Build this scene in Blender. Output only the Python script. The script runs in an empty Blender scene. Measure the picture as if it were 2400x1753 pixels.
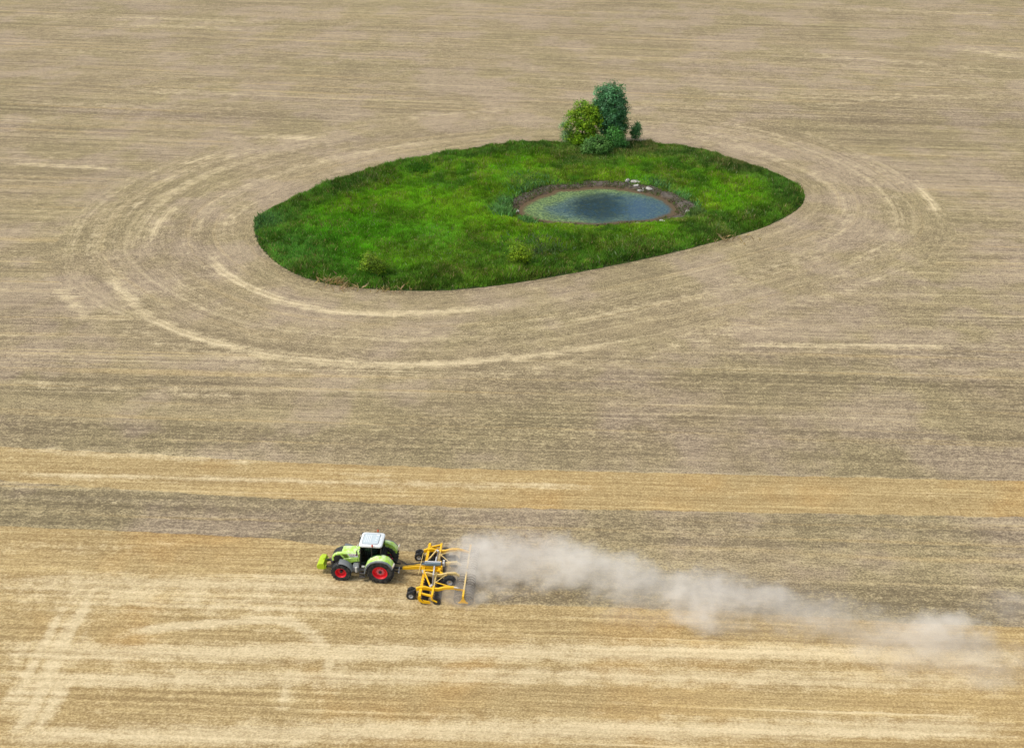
import bpy, bmesh, math, random
import numpy as np
from mathutils import Vector, Matrix

# ------------------------------------------------------------------ camera, sky, sun, exposure
scene = bpy.context.scene
C = scene.collection
CAM_H, PITCH, FPX = 54.2, math.radians(29.8), 2573.0      # drone height (m), tilt below horizontal, focal length for a 2400 px frame
cam_data = bpy.data.cameras.new('camera')
cam_data.sensor_fit = 'HORIZONTAL'
cam_data.sensor_width = 36.0
cam_data.lens = 36.0 * FPX / 2400.0
cam_data.clip_start = 0.5
cam_data.clip_end = 9000
cam = bpy.data.objects.new('camera', cam_data)
C.objects.link(cam)
cam.location = (0, 0, CAM_H)
cam.rotation_euler = (math.pi / 2 - PITCH, 0, 0)
scene.camera = cam

SUN_EL, SUN_AZ = math.radians(60), math.radians(-100)     # azimuth from +Y (away from camera), clockwise; veiled light from high on the left
world = bpy.data.worlds.new('World')
scene.world = world
world.use_nodes = True
wt = world.node_tree
for n in list(wt.nodes):
    wt.nodes.remove(n)
sky = wt.nodes.new('ShaderNodeTexSky')
sky.sky_type = 'NISHITA'
sky.sun_disc = False
sky.sun_elevation = SUN_EL
sky.sun_rotation = SUN_AZ
sky.altitude = 100
sky.air_density = 1.0
sky.dust_density = 3.0
sky.ozone_density = 1.0
hsv = wt.nodes.new('ShaderNodeHueSaturation')
hsv.inputs['Saturation'].default_value = 0.55            # a veiled, overcast sky is greyer than a clear one
bg = wt.nodes.new('ShaderNodeBackground')
bg.inputs['Strength'].default_value = 0.12
wo = wt.nodes.new('ShaderNodeOutputWorld')
wt.links.new(sky.outputs[0], hsv.inputs['Color'])
wt.links.new(hsv.outputs[0], bg.inputs['Color'])
wt.links.new(bg.outputs[0], wo.inputs['Surface'])

sun_data = bpy.data.lights.new('sun', 'SUN')
sun_data.energy = 1.5
sun_data.angle = math.radians(14)
sun_data.color = (1.0, 0.95, 0.87)
sun = bpy.data.objects.new('sun', sun_data)
C.objects.link(sun)
sd = Vector((math.sin(SUN_AZ) * math.cos(SUN_EL), math.cos(SUN_AZ) * math.cos(SUN_EL), math.sin(SUN_EL)))
sun.rotation_euler = sd.to_track_quat('Z', 'Y').to_euler()
sun.location = (-90, 60, 150)

vs = scene.view_settings
vs.view_transform = 'Standard'
vs.look = 'None'
vs.exposure = 0.60
vs.gamma = 1.0
vs.use_curve_mapping = False
scene.cycles.volume_bounces = 10
scene.cycles.volume_step_rate = 0.15
scene.cycles.use_denoising = True
scene.cycles.volume_max_steps = 256
scene.cycles.max_bounces = 12
scene.cycles.transparent_max_bounces = 12

random.seed(7)
rng = np.random.default_rng(7)

# ------------------------------------------------------------------ helpers
CP, SP = math.cos(PITCH), math.sin(PITCH)
def G(px, py, z=0.0):
    """where the surveyed point of the 2400 px photo lies on the level z"""
    a = (px - 1200) / FPX; b = (876.5 - py) / FPX
    dx, dy, dz = a, CP + b * SP, -SP + b * CP
    t = (z - CAM_H) / dz
    return (dx * t, dy * t)
K = 2400.0 / 2262.0
def GD(x, y, z=0.0):
    return G(x * K, y * K, z)

def tag(o, label=None, cat=None, group=None, kind=None):
    if label: o['label'] = label
    if cat: o['category'] = cat
    if group: o['group'] = group
    if kind: o['kind'] = kind
    return o
def empty(name, loc=(0, 0, 0), rz=0.0, parent=None):
    o = bpy.data.objects.new(name, None)
    o.empty_display_size = 0.3
    o.location = loc; o.rotation_euler = (0, 0, rz)
    C.objects.link(o)
    if parent: o.parent = parent
    return o
def link(name, me, mat, parent=None, smooth=None, bevel=0.0, seg=2):
    o = bpy.data.objects.new(name, me)
    C.objects.link(o)
    if mat is not None and not me.materials:
        me.materials.append(mat)
    if parent: o.parent = parent
    if smooth is not None:
        for p in me.polygons: p.use_smooth = True
        if smooth < 179:
            try: me.set_sharp_from_angle(angle=math.radians(smooth))
            except Exception: pass
    if bevel > 0:
        m = o.modifiers.new('bevel', 'BEVEL'); m.width = bevel; m.segments = seg; m.limit_method = 'ANGLE'; m.angle_limit = math.radians(35)
        m.harden_normals = False
    return o
def obj(name, bm, mat, parent=None, smooth=None, bevel=0.0, seg=2):
    bmesh.ops.recalc_face_normals(bm, faces=bm.faces)
    me = bpy.data.meshes.new(name)
    bm.to_mesh(me); bm.free()
    return link(name, me, mat, parent, smooth, bevel, seg)
def npmesh(name, verts, faces, attrs=None, colors=None):
    """verts (n,3), faces (m,3|4) arrays"""
    verts = np.asarray(verts, dtype=np.float32); faces = np.asarray(faces, dtype=np.int32)
    me = bpy.data.meshes.new(name)
    me.vertices.add(len(verts)); me.vertices.foreach_set('co', verts.ravel())
    m, k = faces.shape
    me.loops.add(m * k); me.loops.foreach_set('vertex_index', faces.ravel())
    me.polygons.add(m)
    me.polygons.foreach_set('loop_start', np.arange(0, m * k, k, dtype=np.int32))
    me.polygons.foreach_set('loop_total', np.full(m, k, dtype=np.int32))
    for nme, arr in (attrs or {}).items():
        at = me.attributes.new(nme, 'FLOAT', 'POINT'); at.data.foreach_set('value', np.asarray(arr, dtype=np.float32).ravel())
    for nme, arr in (colors or {}).items():
        at = me.attributes.new(nme, 'FLOAT_COLOR', 'POINT')
        a4 = np.ones((len(verts), 4), dtype=np.float32); a4[:, :3] = arr
        at.data.foreach_set('color', a4.ravel())
    me.update(calc_edges=True); me.validate()
    return me

def box(bm, c, s, R=None):
    M = Matrix.Translation(c)
    if R is not None: M = M @ R.to_4x4()
    M = M @ Matrix.Diagonal((s[0], s[1], s[2], 1))
    bmesh.ops.create_cube(bm, size=1.0, matrix=M)
def beam(bm, a, b, w, h, up=(0, 0, 1)):
    a = Vector(a); b = Vector(b); d = b - a
    x = d.normalized(); u = Vector(up)
    if abs(x.dot(u)) > 0.98: u = Vector((1, 0, 0))
    y = u.cross(x).normalized(); z = x.cross(y)
    R = Matrix((x, y, z)).transposed()
    box(bm, (a + b) / 2, (d.length, w, h), R)
def tube(bm, pts, r, n=8, cap=True):
    pts = [Vector(p) for p in pts]
    rs = r if isinstance(r, (list, tuple)) else [r] * len(pts)
    rings = []; prev = None
    for i, p in enumerate(pts):
        d = (pts[min(i + 1, len(pts) - 1)] - pts[max(i - 1, 0)]).normalized()
        u = prev if prev is not None else (Vector((0, 0, 1)) if abs(d.z) < 0.9 else Vector((1, 0, 0)))
        s = d.cross(u).normalized(); u2 = s.cross(d).normalized(); prev = u2
        rings.append([bm.verts.new(p + (s * math.cos(2 * math.pi * k / n) + u2 * math.sin(2 * math.pi * k / n)) * rs[i]) for k in range(n)])
    for i in range(len(rings) - 1):
        for k in range(n):
            bm.faces.new((rings[i][k], rings[i][(k + 1) % n], rings[i + 1][(k + 1) % n], rings[i + 1][k]))
    if cap:
        bm.faces.new(rings[0][::-1]); bm.faces.new(rings[-1])
def lathe_y(bm, prof, n=32, c=(0, 0, 0), closed=False):
    """prof: (radius, y) pairs revolved about the y axis"""
    rings = []
    for r, y in prof:
        if r < 1e-5:
            rings.append([bm.verts.new((c[0], c[1] + y, c[2]))])
        else:
            rings.append([bm.verts.new((c[0] + r * math.cos(2 * math.pi * k / n), c[1] + y, c[2] + r * math.sin(2 * math.pi * k / n))) for k in range(n)])
    seq = list(range(len(rings) - 1))
    pairs = [(i, i + 1) for i in seq] + ([(len(rings) - 1, 0)] if closed else [])
    for i, j in pairs:
        A, B = rings[i], rings[j]
        for k in range(n):
            k2 = (k + 1) % n
            if len(A) == 1 and len(B) == 1: continue
            if len(A) == 1: bm.faces.new((A[0], B[k2], B[k]))
            elif len(B) == 1: bm.faces.new((A[k], A[k2], B[0]))
            else: bm.faces.new((A[k], A[k2], B[k2], B[k]))
def prism(bm, pts, y0, y1):
    """(x,z) outline extruded along y"""
    A = [bm.verts.new((x, y0, z)) for x, z in pts]; B = [bm.verts.new((x, y1, z)) for x, z in pts]
    n = len(pts)
    bm.faces.new(A); bm.faces.new(B[::-1])
    for i in range(n):
        bm.faces.new((A[i], B[i], B[(i + 1) % n], A[(i + 1) % n]))
def loft(bm, secs, cap=True):
    R = [[bm.verts.new(p) for p in s] for s in secs]
    n = len(R[0])
    for i in range(len(R) - 1):
        for k in range(n):
            bm.faces.new((R[i][k], R[i][(k + 1) % n], R[i + 1][(k + 1) % n], R[i + 1][k]))
    if cap:
        bm.faces.new(R[0][::-1]); bm.faces.new(R[-1])
def BM(): return bmesh.new()

# node helper: a tiny expression layer over shader nodes
class NT:
    def __init__(s, tree): s.t = tree; s.x = 0
    def n(s, typ, **kw):
        nd = s.t.nodes.new(typ); s.x += 40; nd.location = (s.x, 0)
        for k, v in kw.items(): setattr(nd, k, v)
        return nd
    def put(s, sock, v):
        if v is None: return
        if isinstance(v, bpy.types.NodeSocket): s.t.links.new(v, sock)
        elif isinstance(v, (tuple, list)):
            if sock.type == 'RGBA' and len(v) == 3: v = (*v, 1)
            sock.default_value = v
        else: sock.default_value = v
    def m(s, op, a, b=None, c=None, clamp=False):
        nd = s.n('ShaderNodeMath', operation=op, use_clamp=clamp)
        s.put(nd.inputs[0], a); s.put(nd.inputs[1], b); s.put(nd.inputs[2], c)
        return nd.outputs[0]
    def add(s, a, b): return s.m('ADD', a, b)
    def sub(s, a, b): return s.m('SUBTRACT', a, b)
    def mul(s, a, b): return s.m('MULTIPLY', a, b)
    def mad(s, a, b, c): return s.m('MULTIPLY_ADD', a, b, c)
    def mx(s, a, b): return s.m('MAXIMUM', a, b)
    def mn(s, a, b): return s.m('MINIMUM', a, b)
    def smooth(s, v, lo, hi, o0=0.0, o1=1.0):
        nd = s.n('ShaderNodeMapRange', interpolation_type='SMOOTHSTEP')
        s.put(nd.inputs[0], v); s.put(nd.inputs[1], lo); s.put(nd.inputs[2], hi); s.put(nd.inputs[3], o0); s.put(nd.inputs[4], o1)
        return nd.outputs[0]
    def lin(s, v, lo, hi, o0=0.0, o1=1.0):
        nd = s.n('ShaderNodeMapRange', interpolation_type='LINEAR')
        s.put(nd.inputs[0], v); s.put(nd.inputs[1], lo); s.put(nd.inputs[2], hi); s.put(nd.inputs[3], o0); s.put(nd.inputs[4], o1)
        return nd.outputs[0]
    def xyz(s, x, y, z):
        nd = s.n('ShaderNodeCombineXYZ'); s.put(nd.inputs[0], x); s.put(nd.inputs[1], y); s.put(nd.inputs[2], z); return nd.outputs[0]
    def sep(s, v):
        nd = s.n('ShaderNodeSeparateXYZ'); s.put(nd.inputs[0], v); return nd.outputs
    def vmul(s, v, k):
        nd = s.n('ShaderNodeVectorMath', operation='MULTIPLY'); s.put(nd.inputs[0], v); s.put(nd.inputs[1], k); return nd.outputs[0]
    def vmix(s, f, a, b):
        nd = s.n('ShaderNodeMix', data_type='VECTOR'); s.put(nd.inputs[0], f); s.put(nd.inputs[4], a); s.put(nd.inputs[5], b); return nd.outputs[1]
    def mix(s, f, a, b, mode='MIX'):
        nd = s.n('ShaderNodeMix', data_type='RGBA', blend_type=mode); s.put(nd.inputs[0], f); s.put(nd.inputs[6], a); s.put(nd.inputs[7], b); return nd.outputs[2]
    def noise(s, vec, scale, detail=2.0, rough=0.5, out=0):
        nd = s.n('ShaderNodeTexNoise'); s.put(nd.inputs['Vector'], vec); s.put(nd.inputs['Scale'], scale); s.put(nd.inputs['Detail'], detail); s.put(nd.inputs['Roughness'], rough)
        return nd.outputs[out]
    def attr(s, name, out='Fac'):
        nd = s.n('ShaderNodeAttribute'); nd.attribute_name = name; return nd.outputs[out]
    def pos(s): return s.n('ShaderNodeNewGeometry').outputs['Position']
    def objco(s): return s.n('ShaderNodeTexCoord').outputs['Object']
def newmat(name):
    m = bpy.data.materials.new(name); m.use_nodes = True
    t = m.node_tree
    for n in list(t.nodes): t.nodes.remove(n)
    nt = NT(t)
    out = nt.n('ShaderNodeOutputMaterial')
    return m, nt, out
def principled(nt, out, color, rough=0.6, metal=0.0, spec=0.5, bump=None, bstr=0.3, bdist=0.02, **kw):
    p = nt.n('ShaderNodeBsdfPrincipled')
    nt.put(p.inputs['Base Color'], color); nt.put(p.inputs['Roughness'], rough); nt.put(p.inputs['Metallic'], metal)
    nt.put(p.inputs['Specular IOR Level'], spec)
    for k, v in kw.items(): nt.put(p.inputs[k.replace('_', ' ')], v)
    if bump is not None:
        b = nt.n('ShaderNodeBump'); nt.put(b.inputs['Height'], bump); b.inputs['Strength'].default_value = bstr; b.inputs['Distance'].default_value = bdist
        nt.t.links.new(b.outputs[0], p.inputs['Normal'])
    nt.t.links.new(p.outputs[0], out.inputs['Surface'])
    return p
def paint(name, col, rough=0.4, metal=0.0, dust=0.25, spec=0.5, film=(0.42, 0.36, 0.27), coat=0.0):
    """machine paint with a blotchy film on upward faces: field dust, plus painted sky sheen on the green"""
    m, nt, out = newmat(name)
    co = nt.objco()
    n1 = nt.noise(co, 3.0, 4, 0.6); n2 = nt.noise(co, 22.0, 2)
    nz = nt.sep(nt.n('ShaderNodeNewGeometry').outputs['Normal'])[2]
    f = nt.mul(nt.smooth(nt.add(nt.mul(n1, 0.7), nt.mul(n2, 0.3)), 0.35, 0.7), nt.lin(nz, -0.3, 1.0, 0.25 * dust, dust))
    c = nt.mix(f, col, film)
    principled(nt, out, c, nt.lin(f, 0, 0.5, rough, min(1, rough + 0.4)), metal, spec, Coat_Weight=coat, Coat_Roughness=.15)
    return m

# vector geometry in numpy
def chaikin(P, n=2, closed=True):
    P = np.asarray(P, float)
    for _ in range(n):
        if closed:
            Q = np.roll(P, -1, 0)
            P = np.stack([P * .75 + Q * .25, P * .25 + Q * .75], 1).reshape(-1, 2)
        else:
            A, B = P[:-1], P[1:]
            M = np.stack([A * .75 + B * .25, A * .25 + B * .75], 1).reshape(-1, 2)
            P = np.vstack([P[:1], M, P[-1:]])
    return P
def seg_dist(X, Y, P, closed=False):
    P = np.asarray(P, float)
    Q = np.roll(P, -1, 0) if closed else P[1:]
    A = P if closed else P[:-1]
    D = np.full(X.shape, 1e18)
    for (ax, ay), (bx, by) in zip(A, Q):
        dx, dy = bx - ax, by - ay
        L = dx * dx + dy * dy + 1e-12
        t = np.clip(((X - ax) * dx + (Y - ay) * dy) / L, 0, 1)
        D = np.minimum(D, (X - ax - t * dx) ** 2 + (Y - ay - t * dy) ** 2)
    return np.sqrt(D)
def inside(X, Y, P):
    P = np.asarray(P, float); Q = np.roll(P, -1, 0)
    r = np.zeros(X.shape, bool)
    for (ax, ay), (bx, by) in zip(P, Q):
        if ay == by: continue
        c = ((ay > Y) != (by > Y)) & (X < (bx - ax) * (Y - ay) / (by - ay) + ax)
        r ^= c
    return r
def sdist(X, Y, P):
    d = seg_dist(X, Y, P, True)
    return np.where(inside(X, Y, P), -d, d)
def vnoise(X, Y, s, seed=0):
    x = X * s; y = Y * s
    xi = np.floor(x).astype(np.int64); yi = np.floor(y).astype(np.int64)
    fx = x - xi; fy = y - yi; fx = fx * fx * (3 - 2 * fx); fy = fy * fy * (3 - 2 * fy)
    def h(a, b):
        v = (a * 374761393 + b * 668265263 + seed * 982451653) & 0xffffffff
        v = ((v ^ (v >> 13)) * 1274126177) & 0xffffffff
        return ((v ^ (v >> 16)) & 0xffff) / 65535.0
    return (h(xi, yi) * (1 - fx) + h(xi + 1, yi) * fx) * (1 - fy) + (h(xi, yi + 1) * (1 - fx) + h(xi + 1, yi + 1) * fx) * fy
def fbm(X, Y, s, o=4, seed=0):
    r = 0; a = 1; t = 0
    for i in range(o):
        r = r + a * vnoise(X, Y, s * 2 ** i, seed + i * 17); t += a; a *= .55
    return r / t
def sstep(v, a, b):
    t = np.clip((v - a) / (b - a), 0, 1); return t * t * (3 - 2 * t)

# ------------------------------------------------------------------ surveyed outlines (photo display pixels -> metres)
GH = 0.2
isl_px = [(560,497,.08),(574,470,.15),(640,437,GH),(750,392,GH),(900,350,GH),(1050,325,GH),(1180,308,GH),(1300,318,GH),(1420,312,GH),(1530,322,GH),(1640,355,GH),(1720,382,GH),(1765,405,GH),
          (1781,430,.15),(1770,460,.05),(1700,500,0),(1600,530,0),(1450,568,0),(1300,598,0),(1150,625,0),(1000,643,0),(880,644,0),(740,632,0),(660,612,0),(600,575,0),(566,535,.02)]
ISL = chaikin([GD(*p) for p in isl_px], 2)
out_px = [(1128,462),(1150,432),(1200,413),(1300,402),(1400,404),(1470,421),(1528,452),(1532,466),(1500,480),(1430,492),(1300,500),(1200,494),(1150,480)]
BANK = chaikin([GD(x, y, -.3) for x, y in out_px], 2)
BANK = BANK.mean(0) + (BANK - BANK.mean(0)) * 1.045
wat_px = [(1144,462),(1176,437),(1236,421),(1310,415),(1385,419),(1448,431),(1490,452),(1498,467),(1468,484),(1390,494),(1300,498),(1208,494),(1158,480)]
WATER_Z = -0.62
def ragged(P, amp, s, seed):
    c = P.mean(0); d = P - c; L = np.linalg.norm(d, axis=1)[:, None]
    k = fbm(P[:, 0], P[:, 1], s, 3, seed)[:, None] - .5
    return P + d / L * k * amp
WAT = ragged(chaikin([GD(x, y, WATER_Z) for x, y in wat_px], 3), 1.3, .45, 61)
ring_px = [(110,580),(125,520),(180,450),(280,390),(400,335),(600,290),(800,266),(1000,252),(1240,240),(1500,245),(1700,270),(1850,310),(1990,380),(2070,445),(2105,500),(2090,545),(2000,600),(1800,665),(1600,715),(1400,762),(1200,798),(1000,820),(800,815),(600,798),(450,772),(330,730),(230,680),(150,635)]
RING = chaikin([GD(*p) for p in ring_px], 2)

# ------------------------------------------------------------------ the field: one sheet to the horizon
gx = np.concatenate([[-4000, -1500, -700, -400, -260], np.arange(-180, 180.01, 0.5), [260, 400, 700, 1500, 4000]])
gy = np.concatenate([[-3000, -800, -200, -40, 10], np.arange(36, 110, 0.35), np.arange(110, 200, 0.45), np.arange(200, 330, 0.8), [380, 460, 600, 900, 1600, 3000, 6000]])
X, Y = np.meshgrid(gx, gy)
nX, nY = len(gx), len(gy)
near = (np.abs(X) < 185) & (Y > 30) & (Y < 335)
dI = np.full(X.shape, 999.); dR = np.full(X.shape, 999.); dB = np.full(X.shape, 999.); dW = np.full(X.shape, 999.)
dI[near] = sdist(X[near], Y[near], ISL)
dR[near] = sdist(X[near], Y[near], RING)
isl_near = dI < 3
dB[isl_near] = sdist(X[isl_near], Y[isl_near], BANK)
dW[isl_near] = sdist(X[isl_near], Y[isl_near], WAT)

Z = (fbm(X, Y, .02, 3, 5) - .5) * .25 * near                      # very gentle swells
Z = Z * sstep(np.abs(dI), 0, 12)
zin = np.where(dB > 0, -.28 * (1 - sstep(dB, 0, 3.5)), 0)
mudt = np.clip(dW / np.maximum(dW - dB, 1e-3), 0, 1)               # 0 at water line, 1 at bank top
zmud = WATER_Z - .03 + (.34 + .03) * mudt
zwat = WATER_Z - .03 - np.minimum(.5, -dW * .18)
Zp = np.where(dW < 0, zwat, np.where(dB < 0, zmud, zin)) + (fbm(X, Y, .9, 3, 9) - .5) * .05 * (dB < 0.5) * (dW > -.5)
Z = np.where(dI < 0, Zp + .0, Z)

dRn = dR + (fbm(X, Y, .06, 3, 91) - .5) * 5 + (fbm(X, Y, .3, 3, 92) - .5) * 2
ring = np.where((dRn < 0) & (dI > -3), 1.0, 0.0)
rr = 20.0 * np.clip(dI, -5, 60) / np.maximum(np.clip(dI, -5, 60) - np.minimum(dR, 0), 1e-3)
rr = np.where(dR <= 0, rr, np.where(near, 20.0 + np.clip(dR, 0, 9), 0))
rs = Y + X * (.045 + .10 * sstep(Y, 120, 210))

def band(up, lo, soft=.5):
    """1 between an upper and a lower pixel line (given left to right)"""
    U = np.array([GD(*p) for p in up]); L = np.array([GD(*p) for p in lo])
    yu = np.interp(X, U[:, 0], U[:, 1]); yl = np.interp(X, L[:, 0], L[:, 1])
    return sstep(yu - Y, -soft, soft) * sstep(Y - yl, -soft, soft)
s1 = band([(0,988),(300,1002),(600,1020),(1000,1035),(1600,1048),(2262,1062)], [(0,1062),(200,1076),(500,1096),(1000,1121),(1600,1131),(2262,1142)])
UP2 = [(-200,1158),(0,1163),(300,1175),(600,1190),(730,1205),(1000,1228),(1028,1232),(1046,1334),(1300,1340),(1600,1350),(2000,1375),(2262,1385),(2500,1392)]
U2 = np.array([GD(*p) for p in UP2])
s2 = sstep(np.interp(X, U2[:, 0], U2[:, 1]) - Y, -.35, .35)
stub = np.clip(s1 + s2, 0, 1) * near + (Y <= 36) * 1.0

SW = [  # straw lying in swaths: pixel polyline, half width (m), strength
 ([(2020,400),(2045,430),(2062,455),(2070,482)],.75,.7), ([(2060,440),(2095,470)],1.0,.35), ([(2070,480),(2075,510)],.8,.3),
 ([(330,540),(340,505),(370,470),(410,440)],.9,.75), ([(385,375),(430,355),(490,345),(560,335)],1.2,.75),
 ([(465,560),(480,590),(510,615),(560,640),(640,670),(730,688),(830,694),(950,692),(1050,683),(1120,670)],.8,.8),
 ([(240,590),(260,640),(310,690),(390,730),(480,760),(600,785),(760,803),(900,808),(1050,800),(1200,783),(1300,768),(1400,748)],.9,.75),
 ([(600,795),(760,812),(900,815),(1050,808),(1250,785)],1.2,.35),
 ([(110,630),(150,636),(190,642)],.8,.6), ([(110,625),(150,660),(210,718)],.9,.7), ([(170,705),(235,722)],.9,.5),
 ([(230,630),(330,652),(400,637),(480,603)],.9,.45), ([(320,672),(400,652),(465,622)],.9,.4), ([(330,640),(400,620),(470,585)],.9,.3),
 ([(0,358),(100,365),(200,370),(275,376)],.8,.8), ([(60,345),(150,352)],.8,.4), ([(525,305),(600,302),(680,305),(752,317)],1.5,.75), ([(690,300),(755,318)],1.8,.5),
 ([(300,199),(360,203),(440,203)],1.8,.8), ([(420,205),(600,210)],1.5,.4), ([(2140,112),(2200,120),(2290,130)],3.0,1.3), ([(2200,122),(2290,126)],3.0,1.2),
 ([(1640,764),(1800,764),(2000,764),(2110,767)],.55,.8), ([(1320,246),(1400,239),(1500,238),(1650,240)],1.2,.4), ([(820,272),(940,256),(1080,246),(1240,240)],1.2,.35),
 ([(1740,312),(1800,328),(1850,345)],1.2,.45), ([(1500,275),(1600,300),(1700,340),(1800,388)],1.0,.4), ([(1560,596),(1640,580)],1.0,.6),
 ([(0,848),(300,860),(560,878)],.8,.4), ([(560,460),(500,480),(490,520)],1.0,.3), ([(640,420),(540,455),(490,505),(485,555)],1.6,.35),
 ([(270,482),(300,455),(330,430)],.9,.5), ([(190,470),(250,500),(265,600),(290,660)],1.0,.3), ([(1450,250),(1700,285),(1900,380),(1960,450),(1975,500)],1.0,.3),
 ([(1980,470),(1982,500),(1960,545)],.35,.5),
 ([(1650,705),(1830,655),(1990,600)],.9,.35), ([(1100,720),(1350,690),(1500,655)],.9,.4), ([(1200,830),(1600,760)],.9,.25), ([(1750,240),(1960,215),(2270,205)],1.2,.35),
 ([(1700,115),(1900,130),(2270,160)],1.4,.4), ([(1800,18),(2000,25),(2270,35)],2.0,.4), ([(200,54),(400,58),(560,66)],1.5,.5), ([(0,110),(300,118),(560,126)],1.8,.3), ([(0,30),(300,40),(620,52)],2.5,.4),
 ([(0,226),(300,232),(600,244)],1.5,.35), ([(1500,205),(1800,210),(2262,220)],1.5,.35), ([(1700,138),(2000,150),(2270,190)],2.0,.35),
 ([(150,640),(300,735),(480,790),(700,825),(950,835),(1200,815),(1500,760),(1800,690)],1.4,.3), ([(360,600),(420,660),(560,715),(760,745),(1000,742),(1250,712),(1500,660),(1750,600)],1.3,.3),
 ([(300,560),(310,500),(370,430),(480,375),(650,325),(800,300)],1.3,.4), ([(215,600),(205,540),(235,480),(320,415),(450,360),(640,305)],1.4,.4), ([(150,600),(150,540),(200,470),(290,405)],1.4,.3), ([(420,560),(430,500),(500,430),(640,375),(800,335),(1000,300)],1.2,.35),
 ([(1480,290),(1650,330),(1800,385),(1870,440),(1870,500),(1800,560),(1600,620)],1.3,.35), ([(1600,275),(1800,330),(1930,400),(1990,470),(1960,540),(1850,610)],1.3,.35), ([(1750,285),(1900,345),(2010,420)],1.2,.35), ([(1560,640),(1750,590),(1850,545)],1.0,.35),
 # pale wheelings and chaff bands on the uncut-soil stubble
 ([(0,1049),(250,1053),(600,1062),(900,1070),(1300,1076)],.55,.65), ([(0,993),(300,1006),(600,1024)],.6,.55), ([(740,1050),(860,1060),(900,1110)],1.3,.65), ([(520,1040),(545,1080)],1.2,.3),
 ([(-60,1288),(200,1290),(500,1292),(760,1296),(900,1298)],1.1,.85), ([(-60,1318),(200,1320),(500,1326),(800,1332),(1050,1340)],1.8,.62),
 ([(-60,1442),(300,1444),(900,1441),(1400,1440),(1800,1445),(2300,1458)],.95,1.0), ([(-60,1498),(300,1500),(1000,1490),(1600,1496),(2300,1512)],.85,.9),
 ([(-60,1628),(300,1626),(1000,1612),(1600,1612),(2300,1608)],1.0,1.0), ([(-60,1204),(200,1206),(420,1212)],.9,.35),
 ([(-20,1650),(60,1600),(105,1490),(150,1400),(185,1345),(225,1285)],.55,1.35), ([(20,1600),(70,1480),(110,1400),(150,1330)],.45,1.15), ([(140,1440),(165,1365)],.42,1.2), ([(180,1440),(196,1375)],.42,1.2), ([(60,1650),(130,1540),(160,1470)],.5,1.15),
 ([(270,1402),(350,1387),(480,1376),(600,1366),(660,1380),(700,1410),(722,1440),(732,1500),(745,1530)],.45,1.3), ([(560,1400),(610,1395),(660,1420)],.42,.7),
 ([(632,1485),(626,1560)],.45,1.2), ([(690,1480),(712,1545)],.42,1.15), ([(1100,1560),(1110,1580)],.4,.3), ([(-20,1590),(30,1535),(65,1480)],.5,1.1), ([(150,1010),(185,1040)],.8,.3),
 ([(210,1603),(290,1602)],.3,.5),
]
swath = np.zeros(X.shape)
Xn, Yn = X[near], Y[near]
sw = np.zeros(Xn.shape)
for pl, w, a in SW:
    P = chaikin([GD(*p) for p in pl], 2, closed=False)
    lo = P.min(0) - 6 * w; hi = P.max(0) + 6 * w
    sel = (Xn > lo[0]) & (Xn < hi[0]) & (Yn > lo[1]) & (Yn < hi[1])
    d = seg_dist(Xn[sel], Yn[sel], P)
    # ends taper out
    de = np.minimum(np.hypot(Xn[sel] - P[0, 0], Yn[sel] - P[0, 1]), np.hypot(Xn[sel] - P[-1, 0], Yn[sel] - P[-1, 1]))
    sw[sel] = np.maximum(sw[sel], a * np.exp(-(d / w) ** 2) * (0.35 + 0.65 * sstep(de, 0, 6 * w)))
swath[near] = sw

DK = [  # barer, cloddier soil
 ([(-50,1085),(200,1105),(600,1145),(900,1165)],2.0,.5), ([(600,1150),(1200,1160),(2300,1185)],2.2,.35), ([(1100,1300),(1500,1310),(2300,1345)],1.6,.55),
 ([(1700,275),(1950,262),(2290,262)],5.0,.35), ([(1700,245),(2000,235),(2290,240)],4.0,.3), ([(0,940),(500,960),(1000,985)],2.5,.5), ([(900,940),(1500,960),(2290,1000)],3.0,.45),
 ([(1650,785),(1900,790),(2290,790)],2.0,.4), ([(1000,735),(1200,742)],.5,.5), ([(1300,735),(1010,760)],.4,.4), ([(0,240),(300,250),(700,262)],3.0,.4), ([(450,520),(440,560),(455,610)],1.2,.3),
 ([(1050,855),(1500,840),(2200,850)],3.0,.35), ([(0,790),(250,830),(480,850)],2.5,.35), ([(0,700),(60,705),(130,712)],2.0,.35), ([(1800,500),(1900,540)],2.0,.3),
]
dk = np.zeros(Xn.shape)
for pl, w, a in DK:
    P = np.array([GD(*p) for p in pl])
    d = seg_dist(Xn, Yn, P)
    dk = np.maximum(dk, a * np.exp(-(d / w) ** 2))
dk = np.maximum(dk, .6 * np.exp(-(np.clip(dI[near], 0, 50) / .9) ** 2) * (Yn < 130))      # turned earth at the foot of the grass
dark = np.zeros(X.shape); dark[near] = dk

ii, jj = np.meshgrid(np.arange(nY - 1), np.arange(nX - 1), indexing='ij')
v0 = (ii * nX + jj).ravel()
F4 = np.stack([v0, v0 + 1, v0 + nX + 1, v0 + nX], 1)
isl_a = sstep(-dI, -.3, .3)
mud_a = np.where(dB < .6, sstep(-dB, -.6, .5), 0.0)
me = npmesh('field', np.stack([X, Y, Z], -1).reshape(-1, 3), F4,
            dict(ring=ring, rr=rr, rs=rs, stub=stub, swath=swath, dark=dark, isl=isl_a, mud=mud_a, wdist=np.clip(dW, -5, 5)))

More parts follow.
